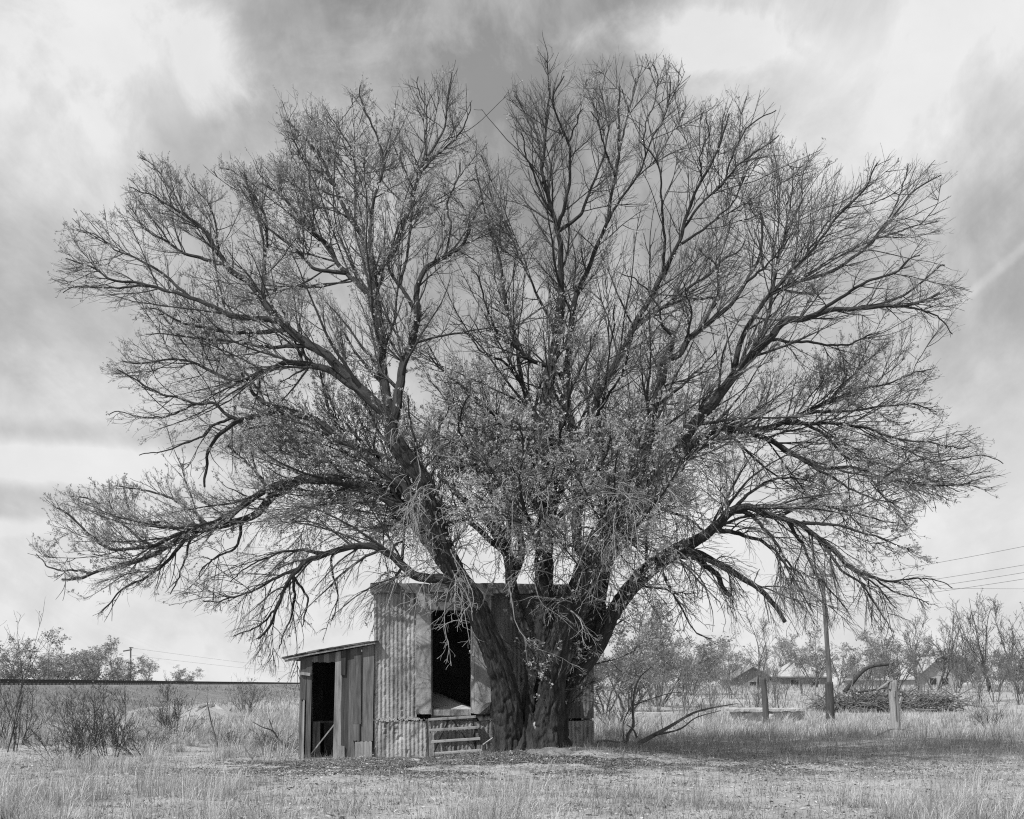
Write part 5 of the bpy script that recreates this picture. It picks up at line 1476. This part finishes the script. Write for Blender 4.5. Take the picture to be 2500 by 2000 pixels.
    dead_branch('dead_branch', [([(2062, 1690, 55), (2080, 1668, 55), (2105, 1640, 55), (2130, 1627, 55), (2170, 1622, 55)], 0.17, 0.09),
                                ([(2095, 1690, 55), (2130, 1685, 54.8), (2170, 1678, 54.6)], 0.09, 0.05)],
                'thick arched dead limb rising from the brush pile', 'branch', 'dead branches', mat='branch', twigs=0.6, seed=16)
    # brush pile
    r = np.random.default_rng(9)
    o = empty('brush_pile', ground_at(2150, 55))
    tag(o, 'long dark pile of cut brush behind the split fence post', 'brush pile')
    n = 900
    px = np.where(r.random(n) < 0.62, 2020 + 330 * r.random(n), 1990 + 160 * r.random(n))
    D = 54 + 3.0 * r.random(n)
    x = (px - 1250) / FPX * D
    hump = 0.35 + 0.55 * vnoise(x * 0.55, x * 0, 4)
    st = np.stack([x, D, hgt(x, D) + hump * r.random(n) ** 0.7], 1)
    d = r.normal(size=(n, 3)) * [1, 0.7, 0.32]
    P, R = grow(st, d, 0.5 + 1.4 * r.random(n), 0.015 + 0.03 * r.random(n), np.full(n, 0.006), 6, 0.15, np.zeros((n, 3)), r)
    P2, R2, _ = spawn(P, R, 1.8, 0.2, 1, 42, 10, 0.2, 0.7, 0.6, 0.008, 0.004, 5, 0.16, np.zeros((n, 3)), r)
    V, F = join([tubes(P, R, 4), tubes(P2, R2, 3)])
    tag(link('cut_branches', np_mesh('cut_branches', V - np.array(o.location), F, True), M['fartwig'], o), kind='stuff')
    beam('log', (0.55, -0.9, 0.15), (0.75, -0.8, 0.75), 0.12, 0.12, M['wood_light'], o)
    beam('log', (-3.6, -0.4, 0.9), (-3.0, -0.5, 0.35), 0.2, 0.2, M['wood_light'], o)


# ------------------------------------------------------------------ posts, pole, wires, slab, houses, turbines
def build_posts():
    def post(pts, w, D, mat, label, name='fence_post', taper=0.9, sides=9, seed=0, split=False):
        base = at(*pts[0], D)
        o = empty(name, tuple(base)); tag(o, label, 'post', 'old posts')
        ww = np.array([at(px, py, D) for px, py in pts]) - base
        ww[0, 2] -= 0.3
        V, F, bk = bark_tube(ww, np.linspace(w, w * taper, len(ww)), sides, seed=seed, step=0.08)
        link('shaft', np_mesh('shaft', V, F, True, {'bark': bk}), M[mat], o)
        return o, ww
    post([(1874, 1782), (1868, 1715), (1863, 1655)], 0.11, 36.5, 'wood_dark', 'leaning dark round post in front of the pale concrete slab', seed=3)
    post([(2029, 1767), (2026, 1715), (2024, 1665)], 0.17, 42.0, 'wood_dark', 'thick dark stub post at the foot of the tall pole', seed=4)
    o, w = post([(2188, 1792), (2184, 1728), (2176, 1662)], 0.15, 33.5, 'wood_light', 'weathered pale split post in front of the brush pile', seed=5)
    top = w[-1]
    beam('splinter', top + [-0.08, -0.1, -0.25], top + [-0.05, -0.1, 0.06], 0.07, 0.05, M['wood_light'], o)
    beam('splinter', top + [0.06, -0.12, -0.5], top + [0.1, -0.1, 0.02], 0.06, 0.05, M['wood_light'], o)
    beam('slat', top + [-0.45, -0.05, -0.28], top + [-0.02, -0.1, 0.03], 0.10, 0.03, M['wood_light'], o)
    beam('crack', w[1] + [0.02, -0.145, -0.4], w[1] + [-0.03, -0.14, 0.5], 0.022, 0.02, M['wood_dark'], o)
    # tall pole
    D = 43.0
    base = at(2031, 1770, D)
    p = empty('utility_pole', tuple(base)); tag(p, 'tall thin leaning wooden pole rising behind the dark stub post', 'utility pole')
    ww = np.array([at(2031, 1770, D), at(2024, 1640, D), at(2017, 1540, D), at(2011, 1455, D), at(2006, 1395, D)]) - base
    V, F, bk = bark_tube(ww, np.linspace(0.11, 0.065, 5), 9, seed=8, step=0.15)
    link('shaft', np_mesh('shaft', V, F, True, {'bark': bk}), M['wood_mid'], p)
    c = ww[-1] - [0, 0, 0.15]
    beam('crossarm', c + [-0.5, -0.1, 0.03], c + [0.5, -0.1, -0.03], 0.09, 0.11, M['wood_mid'], p)
    for dx in (-0.45, 0.45):
        beam('insulator', c + [dx, -0.1, 0.05], c + [dx, -0.1, 0.2], 0.05, 0.05, M['stone'], p)
    cw = base + c

    def wire(a, b, sag, rad, label, group):
        a, b = np.array(a), np.array(b)
        t = np.linspace(0, 1, 24)[:, None]
        P = a + (b - a) * t; P[:, 2] -= 4 * sag * (t[:, 0] * (1 - t[:, 0]))
        V, F = tubes((P - P[0])[None], np.full((1, 24), rad), 5)
        o = link('overhead_wire', np_mesh('overhead_wire', V, F, True), M['metal'])
        o.location = tuple(P[0]); tag(o, label, 'wire', group)
    ends = [(2560, 1322, 'topmost overhead wire running off past the right-hand trees'), (2560, 1369, 'second overhead wire from the top at the frame edge'),
            (2560, 1388, 'third overhead wire from the top at the frame edge'), (2560, 1404, 'fourth overhead wire from the top at the frame edge')]
    st = [(2006, 1420), (2015, 1450), (2015, 1465), (2015, 1478)]
    for (sx, sy), (ex, ey, lab) in zip(st, ends):
        wire(at(sx, sy, 43), at(ex, ey, 36), 0.06, 0.006, lab, 'overhead wires')
    wire(at(2015, 1432, 43), at(2560, 1438, 40), 0.02, 0.005, 'lowest, nearly level overhead wire at the frame edge', 'overhead wires')
    # pole beyond the rails
    D = 150.0
    base = at(319, 1690, D)
    p = empty('utility_pole', tuple(base)); tag(p, 'small dark utility pole beyond the rails at the end of the tree row', 'utility pole')
    top = at(319, 1580, D) - base
    beam('shaft', (0, 0, 0), top, 0.15, 0.15, M['wood_dark'], p, (0, 1, 0))
    beam('crossarm', top + [-1.0, 0, -0.55], top + [0.15, 0, -0.35], 0.14, 0.16, M['wood_dark'], p)
    beam('crossarm', top + [-0.2, 0, -0.1], top + [0.35, 0, -0.1], 0.12, 0.12, M['wood_dark'], p)
    wire(at(321, 1582, D), at(1000, 1650, 420), 1.0, 0.012, 'upper thin wire leading away from the pole beyond the rails', 'overhead wires')
    wire(at(321, 1600, D), at(1000, 1656, 420), 1.0, 0.012, 'lower thin wire leading away from the pole beyond the rails', 'overhead wires')


def build_slab():
    D = 40.0
    a = at(1785, 1768, D)
    o = empty('concrete_slab', (a[0], D, 0.0)); tag(o, 'long pale broken concrete slab with eroded edge behind the leaning post', 'slab')
    W = (1968 - 1785) / FPX * D
    ztop = EYE + (HZN - 1731) / FPX * D
    s = rough_block('slab', 0, W, 0, 1.6, ztop - 0.09, ztop, M['concrete_pale'], o, amp=0.05, seed=31, res=0.06)
    # undermined earth-concrete face below the slab
    nx, nz = 90, 14
    X, Z = np.meshgrid(np.linspace(0.05, W - 0.02, nx), np.linspace(-0.35, ztop - 0.092, nz))
    Y = 0.10 + 0.35 * (1 - sstep(X, 0, 0.5)) + (fbm(X * 2.2, Z * 3.5, 41, 5) - 0.5) * 0.55
    V = np.stack([X, Y, Z], -1).reshape(-1, 3)
    i = np.arange(nz - 1)[:, None] * nx + np.arange(nx - 1)[None, :]
    link('eroded_face', np_mesh('eroded_face', V, np.stack([i, i + 1, i + nx + 1, i + nx], -1).reshape(-1, 4)), M['concrete_pale'], o)
    # second, farther slab
    a = at(1490, 1745, 44)
    o = empty('concrete_slab', (a[0], 44.0, 0.0)); tag(o, 'low pale concrete slab half hidden behind the fallen branches', 'slab')
    rough_block('slab', 0, 2.6, 0, 1.4, -0.1, EYE + (HZN - 1741) / FPX * 44, M['concrete_pale'], o, amp=0.03, seed=33, res=0.08)


def build_houses():
    def house(px0, px1, eave, apex, base, D, depth, kind, roof, wall, label, name, windows=()):
        x0, x1 = (px0 - 1250) / FPX * D, (px1 - 1250) / FPX * D
        zb = EYE + (HZN - base) / FPX * D - 0.8; ze = EYE + (HZN - eave) / FPX * D; za = EYE + (HZN - apex) / FPX * D
        W = x1 - x0
        o = empty(name, (x0, D, zb)); tag(o, label, 'house', 'far houses')
        ze -= zb; za -= zb
        ov = 0.45
        if kind == 'hip':
            V = np.array([[-ov, -ov, ze - 0.1], [W + ov, -ov, ze - 0.1], [W + ov, depth + ov, ze - 0.1], [-ov, depth + ov, ze - 0.1], [W * 0.42, depth * 0.45, za], [W * 0.52, depth * 0.55, za]])
            F = [np.array([[0, 1, 5, 4], [2, 3, 4, 5], [3, 2, 1, 0]]), np.array([[1, 2, 5], [3, 0, 4]])]
            link('roof', np_mesh('roof', V, F), M[roof], o)
            link('wall', boxmesh('wall', 0, W, 0, depth, -0.4, ze - 0.1, 0), M[wall], o)
            beam('fascia', (-ov, -ov - 0.03, ze - 0.17), (W + ov, -ov - 0.03, ze - 0.17), 0.05, 0.16, M['siding'], o)
        elif kind == 'gable':           # gable end towards the camera
            V = np.array([[0, 0, -0.4], [W, 0, -0.4], [W, 0, ze], [W / 2, 0, za - 0.15], [0, 0, ze]], float)
            Vb = V + [0, depth, 0]
            link('wall', np_mesh('wall', np.concatenate([V, Vb]), [np.array([[0, 1, 2, 3, 4]]), np.array([[9, 8, 7, 6, 5]]), np.array([[1, 6, 7, 2], [5, 0, 4, 9]])]), M[wall], o)
            for s in (-1, 1):
                xe = W / 2 + s * (W / 2 + ov); zz_ = ze - ov * (za - ze) / (W / 2)
                V = np.array([[W / 2, -ov, za], [xe, -ov, zz_], [xe, depth + ov, zz_], [W / 2, depth + ov, za]])
                V = np.concatenate([V, V - [0, 0, 0.16]])
                F = np.array([[0, 1, 2, 3], [7, 6, 5, 4], [0, 4, 5, 1], [1, 5, 6, 2], [2, 6, 7, 3], [3, 7, 4, 0]])
                link('roof_slope', np_mesh('roof_slope', V, F if s < 0 else F[:, ::-1]), M[roof], o)
                beam('bargeboard', (W / 2, -ov - 0.04, za - 0.12), (xe, -ov - 0.04, zz_ - 0.12), 0.06, 0.3, M['wood_dark'], o, (0, 1, 0))
        else:
            link('wall', boxmesh('wall', 0, W, 0, depth, -0.4, ze, 0), M[wall], o)
            link('roof', boxmesh('roof', -0.3, W + 0.3, -0.4, depth + 0.3, ze, za, 0), M[roof], o)
        for (fx, fz, w, h) in windows:
            f = link('window', boxmesh('window', fx * W - w / 2, fx * W + w / 2, -0.05, 0.02, fz * ze - h / 2, fz * ze + h / 2, 0), M['paint'], o)
            link('pane', boxmesh('pane', fx * W - w / 2 + 0.08, fx * W + w / 2 - 0.08, -0.07, -0.04, fz * ze - h / 2 + 0.08, fz * ze + h / 2 - 0.08, 0), M['void'], f)
        return o
    house(1905, 2022, 1650, 1609, 1680, 150, 7, 'hip', 'roofpale', 'siding', 'far house with pale patched hipped roof, beside the tall pole', 'house', [(0.3, 0.6, 1.2, 1.1), (0.72, 0.6, 1.2, 1.1)])
    house(1795, 1880, 1652, 1627, 1680, 145, 9, 'gable', 'shingle', 'siding', 'far low house with dark gable end and shallow roof', 'house', [(0.5, 0.55, 1.0, 0.9)])
    house(2240, 2345, 1648, 1602, 1684, 128, 10, 'gable', 'roofpale', 'paint', 'far gabled house with steep dark roof edges behind the bare forked tree', 'house', [(0.36, 0.62, 0.9, 1.3), (0.64, 0.62, 0.9, 1.3)])
    house(2092, 2172, 1661, 1656, 1684, 112, 4, 'flat', 'roofpale', 'paint', 'far small flat-roofed white shed behind the brush pile', 'shed', [(0.4, 0.45, 0.7, 0.7)])


def build_turbines():
    for px, hub, D, lab, a in ((565, 1651, 8000, 'tiny white wind turbine on the horizon, farthest from the lean-to', 0.1), (628, 1655, 9500, 'tiny white wind turbine on the horizon, the middle one', 0.9), (718, 1648, 8000, 'tiny white wind turbine on the horizon right beside the lean-to wall', 0.5)):
        h = (1674 - hub) / FPX * D
        x = (px - 1250) / FPX * D
        z0 = EYE + (HZN - 1674) / FPX * D
        o = empty('wind_turbine', (x, D, z0)); tag(o, lab, 'wind turbine', 'wind turbines')
        V, F = tubes(np.array([[[0, 0, -20], [0, 0, h * 0.5], [0, 0, h]]], float), np.array([[2.4, 2.0, 1.5]]), 10)
        link('tower', np_mesh('tower', V, F, True), M['turbine'], o)
        link('nacelle', boxmesh('nacelle', -1.8, 1.8, -6, 4, h - 1.8, h + 1.8), M['turbine'], o)
        for k in range(3):
            t = a + k * 2 * math.pi / 3
            u = np.array([math.sin(t), 0, math.cos(t)]); s = np.array([math.cos(t), 0, -math.sin(t)])
            L = h * 0.62; c = np.array([0, -6.5, h])
            V = np.array([c - s, c + s * 1.2, c + u * L * 0.3 + s * 2.0, c + u * L, c + u * L * 0.3 - s * 0.6])
            V = np.concatenate([V, V + [0, 0.8, 0]])
            link('blade', np_mesh('blade', V, [np.array([[0, 1, 2, 3, 4]]), np.array([[9, 8, 7, 6, 5]]), np.array([[i, i + 5, (i + 1) % 5 + 5, (i + 1) % 5] for i in range(5)])]), M['turbine'], o)


def build_rubble():
    r = np.random.default_rng(21)

    def lump(name, parent, c, s, mat, flat=0.8):
        n1, n2 = 8, 6
        th, ph = np.meshgrid(np.arange(n1) / n1 * 2 * np.pi, np.linspace(0.15, np.pi - 0.15, n2))
        rad = s * (0.75 + 0.5 * r.random(th.shape))
        V = np.stack([np.cos(th) * np.sin(ph) * rad * (1 + 0.5 * r.random()), np.sin(th) * np.sin(ph) * rad, np.cos(ph) * rad * flat], -1).reshape(-1, 3) + c
        i = np.arange(n2 - 1)[:, None] * n1; j = np.arange(n1)[None, :]; j2 = (j + 1) % n1
        F = np.stack([i + j, i + n1 + j, i + n1 + j2, i + j2], -1).reshape(-1, 4)
        top, bot = np.arange(n1)[None, :], ((n2 - 1) * n1 + np.arange(n1))[::-1][None, :]
        return link(name, np_mesh(name, V, [F, top, bot]), M[mat], parent)
    o = empty('rubble_heap', ground_at(515, 42)); tag(o, 'low grey rubble heap in the grass below the embankment', 'rubble heap')
    for k in range(130):
        a, d = r.random() * 6.28, r.random() ** 0.6
        z = 0.62 * (1 - d ** 1.5)
        lump('stone', o, np.array([math.cos(a) * d * 0.95, math.sin(a) * d * 0.8, z * (0.5 + 0.5 * r.random())]), 0.05 + 0.09 * r.random(), 'ballast' if k % 3 else 'stone')
    lump('earth_core', o, np.array([0, 0, 0.0]), 0.85, 'soil', 0.62)
    rows = [(820, 1876, 'flat pale stone chip in front of the lean-to doorway, larger one', 0.10), (803, 1884, 'flat pale stone chip lying just below the larger one', 0.07), (860, 1870, 'small pale chip under the lean-to corner', 0.06),
            (1012, 1858, 'long flat pale stone in front of the corrugated wall', 0.13), (1030, 1851, 'flat pale stone nearer the wooden steps', 0.10), (745, 1871, 'flat pale board chip at the lean-to door post', 0.08),
            (1060, 1950, 'pale stone chip in the foreground grass', 0.07), (1310, 1897, 'small pale stone on the dirt before the tree', 0.05), (1650, 1890, 'small pale stone on the dirt under the arched stick', 0.06)]
    for px, py, lab, s in rows:
        D = EYE * FPX / (py - HZN)
        for _ in range(3):
            D = (EYE - float(hgt((px - 1250) / FPX * D, D))) * FPX / (py - HZN)
        g = ground_at(px, D)
        q = lump('stone', None, np.zeros(3), s, 'concrete_pale', 0.28)
        q.location = g
        tag(q, lab, 'stone', 'pale stones on the ground')
    # bare earth mound at the tree foot
    X, Y = np.meshgrid(np.linspace(-0.62, 0.62, 60), np.linspace(-0.5, 0.5, 40))
    D = 20.8
    c = np.array(ground_at(1338, D))
    e = np.clip(1 - (X / 0.55) ** 2 - (Y / 0.42) ** 2 + 0.5 * (fbm(X * 4, Y * 4, 8, 3) - 0.5), -1, 1)
    Z = 0.10 * np.clip(e, 0, 1) ** 0.8 + (fbm(X * 6, Y * 6, 3) - 0.5) * 0.08 * (e > 0) - 0.03
    V = np.stack([X, Y, Z + hgt(X + c[0], Y + c[1]) - c[2]], -1).reshape(-1, 3)
    i = np.arange(39)[:, None] * 60 + np.arange(59)[None, :]
    F = np.stack([i, i + 1, i + 61, i + 60], -1).reshape(-1, 4)
    o = link('earth_mound', np_mesh('earth_mound', V, F, True), M['ballast'])
    o.location = tuple(c); tag(o, 'small bare mound of pale earth in front of the tree foot', 'mound')


# ------------------------------------------------------------------ grass, weeds and litter
def blades(x, y, h, w, lean, tone, name, label, cat, mat, r, z=None):
    n = len(x)
    z = hgt(x, y) - 0.01 if z is None else z
    th = r.random(n) * 2 * np.pi
    if lean.ndim == 1:
        lv = np.stack([np.cos(th) * lean, np.sin(th) * lean], 1)
    else:
        lv = lean
    a = r.random(n) * np.pi
    sx, sy = np.cos(a) * w / 2, np.sin(a) * w / 2
    b = np.stack([x, y, z], 1); s = np.stack([sx, sy, np.zeros(n)], 1)
    hh = np.sqrt(np.maximum(0.05, 1 - np.minimum((lv ** 2).sum(1), 0.9)))
    mid = b + np.column_stack([lv * 0.32 * h[:, None], 0.58 * h * (0.5 + 0.5 * hh)])
    tip = b + np.column_stack([lv * h[:, None], h * hh])
    V = np.stack([b - s, b + s, mid - s * 0.75, mid + s * 0.75, tip], 1).reshape(-1, 3)
    q = np.arange(n)[:, None] * 5
    F = np.concatenate([q + [0, 1, 3], q + [0, 3, 2], q + [2, 3, 4]])
    o = link(name, np_mesh(name, V, F, False, {'tone': np.repeat(tone, 5)}), mat)
    tag(o, label, cat, kind='stuff')


def free(x, y):
    c, s = math.cos(-B_YAW), math.sin(-B_YAW)
    lx = c * (x - B_LOC[0]) - s * (y - B_LOC[1]); ly = s * (x - B_LOC[0]) + c * (y - B_LOC[1])
    inside = (lx > -1.62) & (lx < 4.55) & (ly > -0.07) & (ly < 4.2)
    trunk = (np.hypot(x - 0.25, y - 21.75) < 0.55) | (np.hypot(x - 0.75, y - 21.8) < 0.65)
    return ~(inside | trunk)


def scatter(n, D0_, D1_, r, p=1.0, half=0.56):
    """points spread over the seen ground, thinning with distance"""
    u = r.random(n)
    D = (D0_ ** (1 - p) + u * (D1_ ** (1 - p) - D0_ ** (1 - p))) ** (1 / (1 - p)) if p != 1.0 else D0_ * (D1_ / D0_) ** u
    x = (r.random(n) * 2 - 1) * half * D
    return x, D


def bare_mask(x, y):
    """1 where the dirt lies open (mainly right foreground)"""
    px = 1250 + x / y * FPX
    n = fbm(x * 0.6 + 5, y * 1.1 + 2, 61, 4)
    right = sstep(px, 1150, 1650)
    band = sstep(y, 13.2, 14.3) * (1 - sstep(y, 18.6, 20.5))
    b = right * band * sstep(n, 0.34, 0.46)
    b = np.maximum(b, sstep(n, 0.54, 0.63) * (1 - sstep(y, 20, 24)) * 0.95)
    return b


def build_cover():
    r = np.random.default_rng(31)
    # tall straw tussocks
    nc = 9000
    cx, cy = scatter(nc, 11.2, 48, r, 1.35)
    px = 1250 + cx / cy * FPX
    n1 = fbm(cx * 0.45 + 3, cy * 0.45, 51, 3)
    left = 1 - sstep(px, 560, 1050)
    prob = left * sstep(n1, 0.42, 0.6) * 0.5 + 0.34 * sstep(n1, 0.50, 0.62) * (cy < 15.0) + 0.95 * (cy > 31) * sstep(px, 1430, 1560) * sstep(n1, 0.3, 0.5) + 0.35 * (cy > 27) * (px < 760)
    prob *= 1 - 0.95 * bare_mask(cx, cy)
    prob *= 1 - 0.9 * np.exp(-(((cx + 1.0) / 4.0) ** 2 + ((cy - 21.3) / 2.6) ** 2))
    ok = (r.random(nc) < prob) & free(cx, cy)
    cx, cy = cx[ok], cy[ok]
    m = 52
    idx = np.repeat(np.arange(len(cx)), m)
    size = (0.5 + 1.0 * r.random(len(cx)) ** 1.5)[idx]
    ox, oy = r.normal(size=len(idx)) * 0.085 * size, r.normal(size=len(idx)) * 0.085 * size
    x, y = cx[idx] + ox, cy[idx] + oy
    h = (0.14 + 0.40 * r.random(len(idx)) ** 1.3) * size
    lean = np.stack([ox, oy], 1) * 3.2 + r.normal(size=(len(idx), 2)) * 0.26 + [0.12, 0]
    w = np.maximum(0.0055, y * 0.00032) * (0.7 + 0.6 * r.random(len(idx)))
    tone = (0.34 + 0.34 * r.random(len(cx)))[idx] * (0.55 + 0.8 * r.random(len(idx)))
    k = free(x, y)
    blades(x[k], y[k], h[k], w[k], lean[k], tone[k], 'dry_grass', 'pale dry tussock grass over the open ground', 'grass', M['straw'], r)
    # fine short grass and stubble
    n = 150000
    x, y = scatter(n, 10.8, 30, r, 1.5)
    n2 = fbm(x * 1.5 + 20, y * 1.9, 55, 4)
    px = 1250 + x / y * FPX
    ok = (r.random(n) < 0.85 * sstep(n2, 0.46, 0.60) * (1 - 0.96 * bare_mask(x, y)) * (1 - 0.75 * np.exp(-(((x + 0.6) / 4.0) ** 2 + ((y - 21.2) / 2.0) ** 2)))) & free(x, y)
    x, y = x[ok], y[ok]
    blades(x, y, 0.04 + 0.2 * r.random(len(x)) ** 2, 0.004 + 0.004 * r.random(len(x)), 0.2 + 0.7 * r.random(len(x)), 0.10 + 0.46 * r.random(len(x)), 'short_grass', 'thin short dead grass and stubble', 'grass', M['straw'], r)
    # brittle dark weeds
    n = 150000
    x, y = scatter(n, 12, 36, r, 1.1)
    px = 1250 + x / y * FPX
    n3 = fbm(x * 0.55 + 60, y * 0.9, 58, 4)
    rightband = sstep(px, 1330, 1480) * sstep(y, 19.6, 21.5) * (1 - sstep(y, 28, 35)) * 1.0
    prob = rightband * sstep(n3, 0.22, 0.42) + 0.95 * sstep(n3, 0.51, 0.60) * (y < 21) * (0.35 + 0.65 * sstep(px, 1000, 1400)) + 0.55 * np.exp(-(((x - 0.2) / 3.6) ** 2 + ((y - 20.9) / 1.3) ** 2))
    ok = (r.random(n) < prob * (1 - 0.35 * bare_mask(x, y))) & free(x, y)
    x, y = x[ok], y[ok]
    tall = sstep(y, 20, 23)
    blades(x, y, (0.05 + 0.10 * r.random(len(x))) * (1 + 1.6 * tall), np.maximum(0.003, y * 0.00018) * (0.7 + 0.6 * r.random(len(x))), 0.2 + 0.75 * r.random(len(x)), 0.13 + 0.20 * r.random(len(x)) + 0.16 * (r.random(len(x)) < 0.2), 'dry_weeds', 'low dark brittle weeds under and beyond the tree', 'weeds', M['straw'], r)
    # far rough grass on both sides
    n = 60000
    x, y = scatter(n, 30, 130, r, 1.25)
    px = 1250 + x / y * FPX
    rx = rail_x(y)
    ok = (x > rx + 7.5) & free(x, y) & (r.random(n) < 0.25 + 0.75 * sstep(fbm(x * 0.2, y * 0.2, 91, 3), 0.35, 0.5))
    x, y = x[ok], y[ok]
    blades(x, y, 0.12 + 0.26 * r.random(len(x)), y * 0.0006 * (0.7 + 0.6 * r.random(len(x))), 0.1 + 0.4 * r.random(len(x)), 0.2 + 0.34 * r.random(len(x)), 'far_grass', 'pale rough grass in the fields behind the tree', 'grass', M['straw'], r)
    # scrub on the flank of the embankment
    n = 26000
    y = 30 * (7.0) ** r.random(n); off_ = 2.2 + 11.0 * r.random(n)
    ok = r.random(n) < sstep(fbm(off_ * 0.3, y * 0.12, 97, 3), 0.36, 0.55) * sstep(off_, 2.0, 4.5)
    y, off_ = y[ok], off_[ok]
    blades(rail_x(y) + 1.9 + (off_ - 1.9) * flank(y), y, 0.08 + 0.22 * r.random(len(y)), y * 0.0006 * (0.7 + 0.6 * r.random(len(y))), 0.2 + 0.5 * r.random(len(y)), np.where(r.random(len(y)) < 0.4, 0.08, 0.22) + 0.2 * r.random(len(y)), 'embankment_scrub', 'rough scrub on the flank of the railway embankment', 'scrub', M['straw'], r, np.interp(off_, PROF[:, 0], PROF[:, 1]) - 0.08)
    # single tall stalks
    n = 700
    x, y = scatter(n, 11.5, 26, r, 1.2)
    ok = free(x, y); x, y = x[ok], y[ok]
    blades(x, y, 0.3 + 0.45 * r.random(len(x)), np.full(len(x), 0.004), 0.05 + 0.3 * r.random(len(x)), 0.08 + 0.2 * r.random(len(x)), 'weed_stalks', 'scattered thin upright weed stalks', 'weeds', M['straw'], r)
    # litter: leaf scraps, bark bits, gravel
    n = 90000
    x, y = scatter(n, 10.8, 26, r, 1.3)
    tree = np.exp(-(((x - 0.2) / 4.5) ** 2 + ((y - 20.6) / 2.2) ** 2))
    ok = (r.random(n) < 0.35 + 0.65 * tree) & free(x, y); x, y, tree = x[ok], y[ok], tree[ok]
    x2, y2 = -0.2 + r.normal(size=95000) * 3.4, 20.2 + r.normal(size=95000) * 1.15
    ok = free(x2, y2) & (fbm(x2 * 0.9, y2 * 1.4, 71, 3) > 0.42)
    x, y, tree = np.concatenate([x, x2[ok]]), np.concatenate([y, y2[ok]]), np.concatenate([tree, np.ones(ok.sum())])
    n = len(x)
    s = (0.006 + 0.018 * r.random(n) ** 2)
    a = r.random(n) * 6.28; el_ = 0.5 + 2.5 * r.random(n) ** 2
    u = np.stack([np.cos(a) * s * el_, np.sin(a) * s * el_, r.normal(size=n) * s * 0.5], 1)
    v = np.stack([-np.sin(a) * s, np.cos(a) * s, r.normal(size=n) * s * 0.5], 1)
    c = np.stack([x, y, hgt(x, y) + 0.012], 1)
    V = np.stack([c - u, c + v * 0.7, c + u, c - v * 0.7], 1).reshape(-1, 3)
    q = np.arange(n)[:, None] * 4
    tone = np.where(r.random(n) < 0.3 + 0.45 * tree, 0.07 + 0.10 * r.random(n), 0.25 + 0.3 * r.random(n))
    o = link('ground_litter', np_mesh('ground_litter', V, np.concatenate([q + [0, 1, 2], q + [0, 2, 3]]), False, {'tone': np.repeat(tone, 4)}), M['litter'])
    tag(o, 'scraps of leaf, bark and grit strewn over the dirt', 'litter', kind='stuff')
    # fallen twigs under the tree
    n = 1500
    x = 0.3 + r.normal(size=n) * 4.2; y = 20.6 + r.normal(size=n) * 1.8
    ok = free(x, y); x, y = x[ok], y[ok]; n = len(x)
    P, R = grow(np.stack([x, y, hgt(x, y) + 0.012], 1), np.stack([r.normal(size=n), r.normal(size=n), np.zeros(n)], 1), 0.12 + 0.5 * r.random(n) ** 2, np.full(n, 0.0045), np.full(n, 0.002), 6, 0.2, np.zeros((n, 3)), r)
    P[:, :, 2] = hgt(P[:, :, 0], P[:, :, 1]) + 0.008 + 0.03 * np.abs(np.sin(P[:, :, 0] * 9))
    for k, (sel, mt) in enumerate(((np.arange(n) % 3 == 0, 'deadtwig'), (np.arange(n) % 3 != 0, 'twig'))):
        V, F = tubes(P[sel], R[sel], 3)
        o = link('fallen_twigs', np_mesh('fallen_twigs', V, F, True), M[mt])
        tag(o, ('pale' if k == 0 else 'dark') + ' fallen twigs strewn around the tree foot', 'twigs', kind='stuff')


build_far_trees()
build_shrubs()
build_dead_wood()
build_posts()
build_slab()
build_houses()
build_turbines()
build_rubble()
build_cover()
